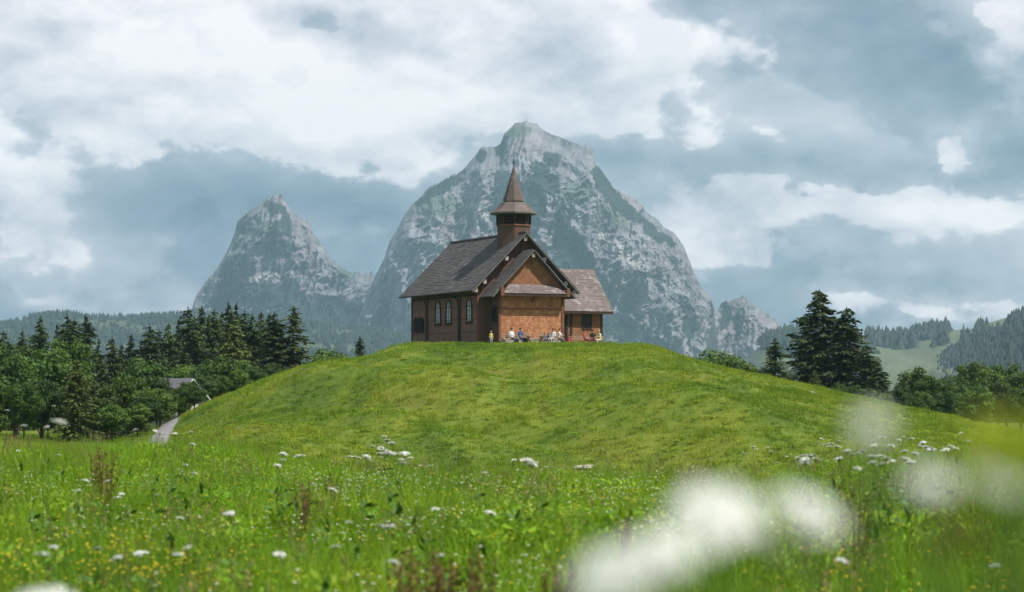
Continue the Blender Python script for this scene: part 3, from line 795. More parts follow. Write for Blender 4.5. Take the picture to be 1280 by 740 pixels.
# pent roof across the front
pz0, pz1, pp = 4.26, 5.0, .86
mb = MB()
roof_slope(mb, (-2.88, -AP - pp, pz0), (2.88, -AP - pp, pz0), (-2.1, -AP + .02, pz1), (2.1, -AP + .02, pz1), .08, .22, seed=31)
for sd in (-1, 1):
    mb.add([(sd * 2.88, -AP - pp, pz0), (sd * 2.88, -AP + .02, pz0), (sd * 2.1, -AP + .02, pz1)], [(0, 1, 2)])
mb.build('pent_roof', M['roof_red'], chapel)
mb = MB(); mb.box(-2.9, 2.9, -AP - pp + .02, -AP - pp + .16, pz0 - .26, pz0 - .09); mb.build('pent_beam', M['timber'], chapel)
mb = MB(); mb.bar((.1, -AP - .02, 3.6), (.1, -AP - .62, 4.0), .14, .16); mb.build('bracket', M['timber_red'], chapel)
mb = MB(); mb.box(-AW + .1, AW - .1, -AP - .045, -AP - .002, 2.95, 3.07); mb.build('ledge_board', M['timber_red'], chapel)
mb = MB(); mb.box(-AW - .02, AW + .02, -AP - .07, -AP - .003, -.7, .55); mb.build('plinth', M['stone'], chapel)
# opening in the annex's shaded side
wn = empty('window', (-AW, -.85, 1.9)); wn.parent = chapel
mb = MB(); mb.box(-.06, .0, -.46, .46, 0, 1.35); mb.build('frame', M['timber'], wn)
mb = MB(); mb.box(-.075, -.062, -.38, .38, .08, 1.27); mb.build('pane', M['glass_dark'], wn)
# ---- right wing
WX1, WY0, WEZ, WRZ, WRUN = 10.0, 2.5, 3.1, 6.85, 3.55
wy1 = WY0 + 2 * WRUN
mb = MB(); roof_slope(mb, (4.02, WY0, WEZ), (WX1, WY0, WEZ), (2.6, WY0 + WRUN, WRZ), (WX1 - .05, WY0 + WRUN, WRZ), .14, seed=41)
mb.build('wing_roof', M['roof_red'], chapel)
mb = MB(); roof_slope(mb, (4.02, wy1, WEZ), (WX1, wy1, WEZ), (2.6, WY0 + WRUN, WRZ), (WX1 - .05, WY0 + WRUN, WRZ), .14, seed=42)
mb.build('wing_roof', M['roof_red'], chapel)
wr = (WRZ - WEZ) / WRUN
fy0, fy1 = WY0 + .6, wy1 - .6
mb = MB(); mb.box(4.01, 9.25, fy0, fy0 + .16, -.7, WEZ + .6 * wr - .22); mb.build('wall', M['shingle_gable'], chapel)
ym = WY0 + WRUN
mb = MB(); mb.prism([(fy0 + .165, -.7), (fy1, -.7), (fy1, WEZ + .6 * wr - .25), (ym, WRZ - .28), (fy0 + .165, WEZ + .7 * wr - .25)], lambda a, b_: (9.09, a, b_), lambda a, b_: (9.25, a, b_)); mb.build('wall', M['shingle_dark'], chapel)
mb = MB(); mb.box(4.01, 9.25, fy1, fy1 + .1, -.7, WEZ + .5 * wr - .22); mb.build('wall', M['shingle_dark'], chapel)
for x in (6.25, 9.17):
    mb = MB(); mb.box(x - .10, x + .10, fy0 - .05, fy0 - .002, -.6, 3.4); mb.build('corner_post', M['timber'], chapel)
mb = MB(); mb.box(4.02, 9.98, WY0 - .03, WY0 + .06, WEZ - .24, WEZ - .06); mb.build('eave_board', M['timber'], chapel)
wn = empty('window', (7.75, fy0, 1.55)); wn.parent = chapel
mb = MB()
for a in ((-.48, -.36, 0, 1.35), (.36, .48, 0, 1.35), (-.36, .36, 1.23, 1.35), (-.36, .36, 0, .1), (-.03, .03, .1, 1.23)): mb.box(a[0], a[1], -.07, 0, a[2], a[3])
mb.build('frame', M['timber'], wn)
mb = MB(); mb.box(-.36, .36, -.03, -.004, .1, 1.23); mb.build('pane', M['glass_dark'], wn)
dr = empty('shade_door', (5.1, fy0, 0)); dr.parent = chapel  # dark door added to stand for the shade in the nook
mb = MB(); mb.box(-.62, .62, -.05, -.003, -.2, 2.55); mb.build('leaf', M['black'], dr)
mb = MB(); mb.box(-.78, -.63, -.09, -.004, -.2, 2.7); mb.box(.63, .78, -.09, -.004, -.2, 2.7); mb.box(-.62, .62, -.09, -.004, 2.56, 2.7); mb.build('frame', M['timber'], dr)
mb = MB(); mb.tube([(.45, -.06, 1.05), (.45, -.14, 1.05), (.3, -.14, 1.05)], .02, 6); mb.build('handle', M['metal'], dr)
# ---- bell turret
tw = empty('bell_turret', (0, 1.5, 0)); tw.parent = chapel
def octa(r_, z, ph=22.5): return [(r_ * math.sin(R(ph + 45 * k)), -r_ * math.cos(R(ph + 45 * k)), z) for k in range(8)]
def octa_loft(levels, cap=True):
    mb = MB(); vs = []; fs = []
    for r_, z in levels: vs += octa(r_, z)
    for i in range(len(levels) - 1):
        for k in range(8): fs.append((i * 8 + k, i * 8 + (k + 1) % 8, (i + 1) * 8 + (k + 1) % 8, (i + 1) * 8 + k))
    if cap: fs += [tuple(range(8))[::-1], tuple((len(levels) - 1) * 8 + k for k in range(8))]
    return mb.add(vs, fs)
octa_loft([(1.38, 7.4), (1.38, 10.0)]).build('shaft', M['shingle_dark'], tw)
octa_loft([(1.46, 10.001), (1.46, 10.12)]).build('sill_band', M['timber_red'], tw)
octa_loft([(1.15, 10.121), (1.15, 11.0)]).build('belfry_shade_core', M['black'], tw)  # black core stands in for the unlit inside of the belfry
octa_loft([(1.42, 10.90), (1.42, 11.02)]).build('head_band', M['timber'], tw)
for k in range(8):
    a = octa(1.36, 10.121)[k]
    mb = MB(); mb.bar(a, (a[0], a[1], 10.90), .17, .17); mb.build('post', M['timber'], tw)
    p0, p1 = Vector(octa(1.33, 0)[k]), Vector(octa(1.33, 0)[(k + 1) % 8])
    d_ = (p1 - p0)
    for j in range(5):
        z = 10.20 + j * .15
        nrm = Vector((p0 + p1) / 2).normalized()
        mb = MB(); q0, q1 = p0 + d_ * .1, p0 + d_ * .9
        mb.add([(q0.x, q0.y, z), (q1.x, q1.y, z), (q1.x - nrm.x * .1, q1.y - nrm.y * .1, z + .10), (q0.x - nrm.x * .1, q0.y - nrm.y * .1, z + .10),
                (q0.x, q0.y, z - .02), (q1.x, q1.y, z - .02), (q1.x - nrm.x * .1, q1.y - nrm.y * .1, z + .08), (q0.x - nrm.x * .1, q0.y - nrm.y * .1, z + .08)],
               [(0, 1, 2, 3), (7, 6, 5, 4), (0, 4, 5, 1), (1, 5, 6, 2), (2, 6, 7, 3), (3, 7, 4, 0)])
        mb.build('louvre', M['timber'], tw)
octa_loft([(1.90, 10.98), (1.94, 11.03), (1.94, 11.15)]).build('eave_ring', M['barge'], tw)
lv = []
for i in range(9):
    u = i / 9; z = 11.151 + u * .95; r_ = 1.94 + (.90 - 1.94) * (u ** .82)
    lv += [(r_ + .0, z), (r_ - .03, z + .012)]
sp_ = octa_loft(lv); skirt = sp_.build('spire_skirt', M['spire'], tw)
lv = []
for i in range(14):
    u = i / 14; z = 12.11 + u * 3.0; r_ = .90 * (1 - u) ** 1.12 + .035
    lv += [(r_ + .012, z), (r_ - .012, z + .015)]
lv.append((.03, 15.15)); octa_loft(lv).build('spire', M['spire'], tw)
mb = MB(); mb.tube([(0, 0, 15.1), (0, 0, 15.25), (0, 0, 15.32), (0, 0, 15.40), (0, 0, 15.8)], [.03, .035, .09, .035, .012], 8); mb.build('finial', M['metal'], tw)

def chl(x, y, z=0):                            # chapel frame -> world
    c_, s_ = math.cos(CH_A), math.sin(CH_A)
    return Vector((CH_O.x + x * c_ - y * s_, CH_O.y + x * s_ + y * c_, CH_O.z + z))
def chl_px(px, ly):                            # point on the terrace at photo column px and local depth ly
    c_, s_ = math.cos(CH_A), math.sin(CH_A); k = (px - 640) / F
    x = (k * (CH_O.y + ly * c_) - CH_O.x + ly * s_) / (c_ - k * s_)
    return chl(x, ly), x

# ------------------------------------------------------------------ trees
def kite_mesh(name, c, d, sd, ln, wd, mat, up=None):
    """leaf-sized kites: c centre, d long axis, sd side axis"""
    n = len(c)
    a = c - d * (ln[:, None] * .5); b_ = c + sd * (wd[:, None] * .5) - d * ln[:, None] * .08; e = c + d * (ln[:, None] * .5); f = c - sd * (wd[:, None] * .5) - d * ln[:, None] * .08
    if up is not None:
        b_ = b_ + up[:, None] * np.array([0, 0, 1.]); f = f + up[:, None] * np.array([0, 0, 1.])
    V = np.stack([a, b_, e, f], 1).reshape(-1, 3)
    me = mesh_from(name, V, np.arange(4 * n).reshape(-1, 4)); me.materials.append(mat)
    return me
def unit(v): return v / np.maximum(np.linalg.norm(v, axis=-1, keepdims=True), 1e-6)
def spruce_mesh(seed, H, Rb, mat, base=.06, dens=1.0, power=.85, ragged=.25):
    r_ = np.random.default_rng(seed)
    C = []; Dd = []; S = []; L = []; W_ = []
    z = base * H
    while z < H * .985:
        u = z / H
        R0 = Rb * (1 - u) ** power * (.75 + .25 * min(1, u / .12)) + .12
        nb_ = int(r_.integers(6, 10) * (1 if u < .85 else .6))
        for k in range(nb_):
            ph = r_.random() * 6.283; Lb = R0 * (1 + ragged * r_.standard_normal()); Lb = max(.15, min(Lb, R0 * 1.5))
            n = max(4, int(Lb / .085 * dens))
            s = (.12 + .88 * r_.random(n)) * Lb
            dirv = np.array([math.cos(ph), math.sin(ph), 0]); lat = np.array([-math.sin(ph), math.cos(ph), 0])
            droop = .30 + .25 * (1 - u)
            zz = z - droop * s + .16 * s * s / max(Lb, .4) + r_.normal(0, .06, n)
            off = r_.normal(0, .22, n) * (s / Lb * .8 + .25) * min(1, Lb)
            C.append(dirv[None] * s[:, None] + lat[None] * off[:, None] + np.array([0, 0, 1.]) * zz[:, None])
            dd = dirv[None] * .8 + lat[None] * (np.sign(off) * .5 + r_.normal(0, .35, n))[:, None] + np.array([0, 0, 1.]) * (r_.normal(-.32, .25, n))[:, None]
            dd = unit(dd); up_ = unit(np.array([0, 0, 1.]) + r_.normal(0, .55, (n, 3)))
            Dd.append(dd); S.append(unit(np.cross(dd, up_))); L.append(r_.uniform(.34, .70, n) * (.55 + .45 * min(1, Lb / 1.2))); W_.append(r_.uniform(.16, .32, n))
        z += r_.uniform(.26, .40) * (1 if u < .7 else .75)
    n = 14
    C.append(np.stack([r_.normal(0, .03, n), r_.normal(0, .03, n), np.linspace(H * .955, H, n)], -1)); dd = unit(r_.normal(0, .4, (n, 3)) + np.array([0, 0, 1.]))
    Dd.append(dd); S.append(unit(np.cross(dd, r_.normal(0, 1, (n, 3))))); L.append(np.full(n, .3)); W_.append(np.full(n, .1))
    return kite_mesh('crown', np.concatenate(C), np.concatenate(Dd), np.concatenate(S), np.concatenate(L), np.concatenate(W_), mat)
def trunk_mesh(H, r0, lean=.0, limbs=(), seed=0):
    mb = MB(); rr = random.Random(seed)
    n = 7; pts = [(lean * (k / n) ** 2 + rr.uniform(-.03, .03) * H * .03, rr.uniform(-.03, .03) * H * .03, -.4 + (H + .4) * k / n) for k in range(n + 1)]
    mb.tube(pts, [max(.02, r0 * (1 - .9 * k / n)) for k in range(n + 1)], 7)
    for (a, b_, r1) in limbs:
        a, b_ = Vector(a), Vector(b_); mid = a.lerp(b_, .5) + Vector((0, 0, .12 * (b_ - a).length))
        mb.tube([a, mid, b_], [r1, r1 * .65, r1 * .2], 5, False)
    me = mb.mesh('trunk'); me.materials.append(M['bark']); return me
def broadleaf(seed, H, Rc, mat, clumps=46, leaves=150, low=.18, size=.30):
    r_ = np.random.default_rng(seed)
    cen = []; rad = []
    for k in range(clumps):
        d = r_.standard_normal(3); d /= np.linalg.norm(d); d[2] = d[2] * .9 + .1
        rr_ = r_.random() ** .4
        cz = H * (low + (1 - low) * .52)
        c = np.array([d[0] * Rc * rr_ * .84, d[1] * Rc * rr_ * .84, cz + d[2] * (H - H * low) * .5 * rr_ * .90])
        cen.append(c); rad.append(r_.uniform(.16, .34) * Rc + .12)
    C = []; N = []; limbs = []
    for c, q in zip(cen, rad):
        n = int(leaves * (q / (.25 * Rc + .12)) ** 2)
        v = unit(r_.standard_normal((n, 3))); rr_ = r_.random(n) ** .35
        C.append(c + v * (q * rr_)[:, None] * np.array([1, 1, .75]) + r_.normal(0, .05, (n, 3))); N.append(v)
    for c in cen[:14]: limbs.append(((0, 0, H * (low * .6 + .25 * r_.random())), tuple(c * .92), .04 * H / 6))
    C = np.concatenate(C); N = np.concatenate(N); n = len(C)
    d = unit(np.cross(N, r_.standard_normal((n, 3)))); s = unit(np.cross(N * .7 + np.array([0, 0, .5]) + r_.normal(0, .4, (n, 3)), d))
    return (kite_mesh('crown', C, d, s, r_.uniform(.7, 1.3, n) * size, r_.uniform(.5, .9, n) * size, mat), trunk_mesh(H * .72, .035 * H ** .8, 0, limbs, seed))
SP = [(spruce_mesh(100 + i, 12.0, rb, M['spruce'], ragged=rg, power=pw, dens=1.5 if i == 4 else 1.1), trunk_mesh(11.6, .19, seed=i)) for i, (rb, rg, pw) in enumerate(((3.3, .20, .80), (2.8, .24, .9), (3.6, .24, .74), (3.0, .32, .7), (3.5, .30, .56)))]
SPL = [(spruce_mesh(120, 11.0, 2.9, M['spruce_lit'], ragged=.3, power=.65, dens=.9), trunk_mesh(10.5, .19, seed=9)), (spruce_mesh(121, 12.0, 2.4, M['spruce_lit'], ragged=.4, power=.7, dens=.75), trunk_mesh(11.5, .17, seed=8))]
BR = [broadleaf(200, 7.0, 2.7, M['leaf'], 60, 130), broadleaf(201, 6.0, 2.6, M['leaf'], 52, 130, .1), broadleaf(202, 7.5, 2.9, M['leaf_dark'], 62, 130), broadleaf(203, 8.0, 2.6, M['leaf'], 60, 130, .22)]
BU = [broadleaf(210, 1.5, 1.1, M['leaf'], 26, 80, .02, .16), broadleaf(211, 1.6, 1.0, M['leaf_dark'], 26, 80, .02, .16)]
def tree(name, kit, x, y, h, h0, label, group, cat='tree', wid=1.0, rz=None):
    o = empty(name, (x, y, gz(x, y) - .05), random.random() * 6.28 if rz is None else rz)
    s = h / h0; o.scale = (s * wid, s * wid, s)
    link('trunk', kit[1], None, o); link('crown', kit[0], None, o)
    tag(o, label, cat, group); return o
def tree_px(name, kit, px, top, d, h0, label, group, wid=1.0, cat='tree'):
    x = (px - 640) / F * d
    h = EYE + (HOR - top) / F * d - gz(x, d) + .05
    return tree(name, kit, x, d, h, h0, label, group, cat, wid)
WOOD = 'trees of the wood beside the gravel track'
L_SP = 'dark green spruce standing in the wood beside the gravel track'
for i, (px, top, d) in enumerate([(-40, 400, 255), (-14, 408, 250), (4, 413, 246), (28, 412, 262), (50, 395, 262), (72, 404, 268), (84, 392, 258), (93, 398, 250), (106, 393, 262), (123, 423, 236), (140, 421, 240), (152, 430, 246), (164, 417, 250), (176, 424, 256),
                                   (187, 405, 250), (199, 412, 262), (211, 404, 255), (224, 398, 262), (235, 384, 258), (243, 396, 248), (252, 382, 264), (261, 394, 252), (268, 386, 262), (277, 390, 270), (285, 378, 266), (296, 378, 270), (306, 388, 264), (315, 392, 258),
                                   (327, 389, 262), (337, 391, 250), (346, 396, 256), (-70, 395, 255), (128, 452, 205), (150, 455, 210), (228, 430, 225), (270, 440, 218), (206, 440, 222)]):
    k = i % 4
    lb, gp = (('dark spruce rising behind the broadleaf trees above the road', 'spruces above the road') if px < 115 else
              ('slim dark spruce in the dip of the wood between road and chalet', 'spruces in the dip of the wood') if px < 180 else
              ('dark spruce standing behind the grey-roofed chalet', 'spruces behind the chalet') if px < 262 else ('dark spruce crowded behind the pale green larch', 'spruces behind the larch'))
    tree_px('spruce', SP[k], px, top, d, 12.0, lb, gp, random.uniform(.8, 1.05))
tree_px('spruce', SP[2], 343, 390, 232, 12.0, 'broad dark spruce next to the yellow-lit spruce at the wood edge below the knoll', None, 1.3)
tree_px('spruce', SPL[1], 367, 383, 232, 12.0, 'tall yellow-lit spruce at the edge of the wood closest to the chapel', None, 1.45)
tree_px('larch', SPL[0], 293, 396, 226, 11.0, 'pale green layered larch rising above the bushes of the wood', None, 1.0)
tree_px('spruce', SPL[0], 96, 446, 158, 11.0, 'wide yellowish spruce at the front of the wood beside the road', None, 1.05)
L_BR = 'leafy green broadleaf tree among the dark spruces of the wood'
for i, (px, top, d, k) in enumerate([(22, 424, 215, 2), (52, 438, 178, 1), (82, 424, 205, 3), (18, 447, 168, 0), (-20, 430, 190, 0), (176, 447, 190, 0), (160, 470, 178, 1), (196, 468, 184, 2), (60, 470, 160, 2), (30, 478, 156, 0), (-15, 470, 165, 1), (118, 474, 170, 2), (255, 452, 205, 2), (232, 455, 212, 0), (300, 450, 208, 0), (276, 446, 202, 1)]):
    tree_px('broadleaf_tree', BR[k], px, top, d, (7.0, 6.0, 7.5, 8.0)[k], *((('dark-leaved broadleaf tree' if k == 2 else 'fresh green broadleaf tree') + pl, ('dark ' if k == 2 else 'green ') + 'broadleaf trees' + pl) for pl in [' at the front of the wood above the road' if px < 130 else ' around the grey-roofed chalet' if px < 245 else ' below the pale green larch']).__next__(), random.uniform(.85, 1.1))
L_BU = 'rounded bush at the foot of the knoll below the wood'
for i, (px, top, d, k) in enumerate([(254, 466, 188, 2), (272, 468, 192, 0), (236, 474, 182, 2), (300, 462, 200, 1), (322, 458, 205, 2), (200, 486, 172, 1), (184, 492, 168, 2), (172, 505, 164, 1), (140, 505, 160, 0), (344, 452, 212, 2), (243, 480, 176, 2), (226, 492, 181, 1)]):
    tree_px('bush', BR[k], px, top, d, (7.0, 6.0, 7.5, 8.0)[k], ('dark' if k == 2 else 'bright green') + ' rounded bush at the foot of the knoll below the wood', ('dark' if k == 2 else 'green') + ' bushes at the foot of the knoll', 1.25, 'bush')
tree_px('bush', BU[0], 403, 440, 226, 1.5, 'single green bush on the knoll flank beside the tall yellow-lit spruce', None, 1.3, 'bush')
tree_px('spruce', SP[3], 450, 420, 224, 12.0, 'thin sapling spruce standing alone left of the chapel behind the ridge', None, 1.1)
# right shoulder
tree_px('spruce', SP[4], 1024, 362, 236, 12.0, 'tallest spruce of the dark group on the shoulder of the knoll', None, 1.12)
tree_px('spruce', SP[4], 1058, 384, 234, 12.0, 'second tallest spruce of the dark group, leaning on its taller neighbour', None, 1.15)
tree_px('spruce', SP[1], 1006, 408, 240, 12.0, 'lower spruce filling the outer side of the tallest shoulder spruce', None, 1.25)
tree_px('spruce', SP[3], 1082, 430, 230, 12.0, 'lower spruce filling the downhill side of the shoulder group', None, 1.5)
tree_px('spruce', SP[0], 1098, 452, 226, 12.0, 'smallest spruce at the downhill end of the shoulder group', None, 1.5)
tree_px('spruce', SP[3], 969, 422, 222, 12.0, 'small solitary spruce uphill of the shoulder group', None, 1.35)
tree_px('bush', SPL[0], 1018, 462, 221, 11.0, 'yellow-green young spruce in front of the tallest shoulder spruce', None, 1.2, 'bush')
for i, (px, top, d, k, wd) in enumerate([(888, 442, 236, 0, 1.3), (906, 449, 234, 0, 1.0), (925, 456, 230, 1, .9), (942, 458, 228, 0, 1.2), (956, 462, 224, 1, 1.0), (985, 468, 222, 1, 1.0), (1046, 482, 214, 0, 1.0), (1070, 486, 212, 1, 1.2), (1092, 490, 212, 0, 1.0)]):
    tree_px('bush', BU[k], px, top, d, (1.5, 1.6)[k], 'low leafy bush growing along the skyline of the knoll shoulder', 'bushes on the knoll shoulder', wd, 'bush')
VAL = 'trees in the hollow behind the knoll shoulder'
for i, (px, top, d, k, wd) in enumerate([(1146, 466, 246, 0, .9), (1168, 478, 240, 1, 1.0), (1128, 486, 226, 2, .8), (1190, 480, 250, 2, 1.0), (1212, 456, 262, 2, 1.0), (1234, 468, 256, 0, .9), (1258, 461, 266, 3, 1.2), (1282, 470, 258, 2, 1.1), (1248, 482, 240, 2, 1.2), (1220, 490, 236, 1, 1.1), (1306, 462, 262, 0, 1.1), (1180, 494, 228, 2, 1.2), (1150, 496, 224, 0, 1.0), (1276, 492, 236, 0, 1.2), (1335, 470, 258, 2, 1.1)]):
    tree_px('broadleaf_tree', BR[k], px, top - 7, d, (7.0, 6.0, 7.5, 8.0)[k], ('dark' if k == 2 else 'light') + ' green round leafy tree in the hollow behind the knoll shoulder', ('dark ' if k == 2 else 'light ') + VAL, wd)
for px, top, d in ((1129, 466, 244), (1168, 470, 250)):
    tree_px('spruce', SP[1], px, top, d, 12.0, 'narrow dark spruce among the round trees in the hollow', VAL + ' (spruce)', .9)

# ------------------------------------------------------------------ track, road and house on the left
def ribbon(name, pts, wd, mat, lift=.04, sub=10):
    P_ = []
    for i in range(len(pts) - 1):
        for k in range(sub):
            u = k / sub; a, b_ = Vector(pts[i]), Vector(pts[i + 1]); p0 = Vector(pts[max(i - 1, 0)]); p3 = Vector(pts[min(i + 2, len(pts) - 1)])
            P_.append(.5 * ((2 * a) + (-p0 + b_) * u + (2 * p0 - 5 * a + 4 * b_ - p3) * u * u + (-p0 + 3 * a - 3 * b_ + p3) * u ** 3))
    P_.append(Vector(pts[-1]))
    V = []; Fc = []
    for i, p_ in enumerate(P_):
        t_ = (P_[min(i + 1, len(P_) - 1)] - P_[max(i - 1, 0)]).normalized(); s_ = Vector((t_.y, -t_.x))
        for j in range(5):
            q = p_ + s_ * wd * ((j - 2) / 4 + .04 * math.sin(i * 1.7 + j)); V.append((q.x, q.y, gz(q.x, q.y) + lift + (.03 if 0 < j < 4 else -.06)))
    for i in range(len(P_) - 1):
        for j in range(4): Fc.append((i * 5 + j, i * 5 + j + 1, i * 5 + 6 + j, i * 5 + 5 + j))
    o = link(name, mesh_from(name, V, Fc), mat, smooth=True); tag(o, kind='structure'); return o
TRACK = [((px - 640) / F * d, d) for px, d in ((186, 128), (187, 138), (190, 146), (196, 153), (202, 160), (209, 168), (216, 177), (222, 186))]
ROADP = [(-70, 150), (-48, 143), (-34, 139.5), (-26, 138), (-22.6, 137.4)]
ribbon('path', TRACK, 1.35, M['gravel'], .07)
ribbon('road', ROADP, 4.6, M['asphalt'], .12)
def chalet():
    d = 186; x = (222 - 640) / F * d; z = gz(x, d)
    h = empty('chalet', (x, d, z), R(38)); h.scale = (.72, .72, 1); tag(h, 'small chalet with grey roof and white trim half hidden by the bushes', 'house')
    zr = EYE + (HOR - 473) / F * d - z; ze = zr - 1.7
    white = simple_mat('white_trim', (.7, .69, .67), .7, .08, 5)
    mb = MB(); mb.prism([(-2.1, -.6), (2.1, -.6), (2.1, ze + .05), (0, zr - .2), (-2.1, ze + .05)], lambda a, b_: (a, -2.6, b_), lambda a, b_: (a, 2.6, b_)); mb.build('wall', simple_mat('chalet_plaster', (.5, .47, .43), .85, .12, 3), h)
    for sd in (-1, 1):
        mb = MB(); roof_slope(mb, (sd * 2.75, -3.2, ze - .35), (sd * 2.75, 3.2, ze - .35), (0, -3.2, zr), (0, 3.2, zr), .12, seed=50 + sd)
        rf = mb.build('roof', simple_mat('slate_roof', (.19, .18, .20), .7, .2, 4), h)
        mb = MB(); mb.bar((sd * 2.72, -3.2, ze - .42), (sd * .03, -3.2, zr - .08), .08, .26, up=(0, -1, 0)); mb.build('barge_board', white, rf)
    for xx in (-1.1, 1.0):
        wn = empty('window', (xx, -2.6, ze - 1.5)); wn.parent = h
        mb = MB(); mb.box(-.48, .48, -.05, -.003, -.06, 1.06); mb.build('frame', white, wn)
        mb = MB(); mb.box(-.4, .4, -.06, -.052, .02, .98); mb.build('pane', M['glass_dark'], wn)
chalet()
# ------------------------------------------------------------------ benches, tables and people on the terrace
def bench(px, ly, ln, label, back=True, mat=None, rot=0.0):
    p_, lx = chl_px(px, ly); p_.z = gz(p_.x, p_.y)
    o = empty('bench', p_, CH_A + rot); tag(o, label, 'bench'); mat = mat or M['bench']
    for k in range(3):
        mb = MB(); mb.box(-ln / 2, ln / 2, -.2 + k * .14, -.2 + k * .14 + .12, .42, .47); mb.build('seat_slat', mat, o)
    for sx in (-1, 1):
        for y in (-.17, .17):
            mb = MB(); mb.box(sx * (ln / 2 - .15) - .05, sx * (ln / 2 - .15) + .05, y - .05, y + .05, -.1, .419); mb.build('leg', mat, o)
        if back:
            mb = MB(); mb.bar((sx * (ln / 2 - .15), .27, .2), (sx * (ln / 2 - .15), .36, .92), .07, .07); mb.build('back_post', mat, o)
    if back:
        for k in range(2):
            mb = MB(); mb.box(-ln / 2, ln / 2, .25 + k * .035, .28 + k * .035, .58 + k * .2, .72 + k * .2); mb.build('back_slat', mat, o)
    return o
def table(px, ly, ln, label):
    p_, lx = chl_px(px, ly); p_.z = gz(p_.x, p_.y)
    o = empty('table', p_, CH_A); tag(o, label, 'table')
    for k in range(4):
        mb = MB(); mb.box(-ln / 2, ln / 2, -.34 + k * .17, -.34 + k * .17 + .15, .72, .77); mb.build('top_board', M['bench'], o)
    for sx in (-1, 1):
        mb = MB(); mb.bar((sx * (ln / 2 - .25), -.3, -.1), (sx * (ln / 2 - .25), .1, .719), .09, .07); mb.build('leg', M['bench'], o)
        mb = MB(); mb.bar((sx * (ln / 2 - .25) + .1, .3, -.1), (sx * (ln / 2 - .25) + .1, -.1, .719), .09, .07); mb.build('leg', M['bench'], o)
pale_bench = M['stone']
bench(647, -3.3, 2.6, 'wooden bench with two people before the sunlit chapel wall')
bench(690, -3.3, 2.3, 'wooden bench before the sunlit wall holding the white-shirted pair')
bench(736, -.5, 3.0, 'wooden bench in front of the wing window', rot=-.1)
table(668, -4.2, 1.7, 'low wooden table between the two benches on the terrace')
st_, _x = chl_px(664, -2.25)
mb = MB(); mb.box(-2.7, 2.7, -.22, .22, -.2, .5); mb.box(-2.75, 2.75, -.26, .26, .502, .58)
o = mb.build('stone_ledge', M['stone']); o.location = (st_.x, st_.y, gz(st_.x, st_.y)); o.rotation_euler = (0, 0, CH_A)
tag(o, 'long pale stone ledge along the foot of the sunlit chapel wall', 'ledge')

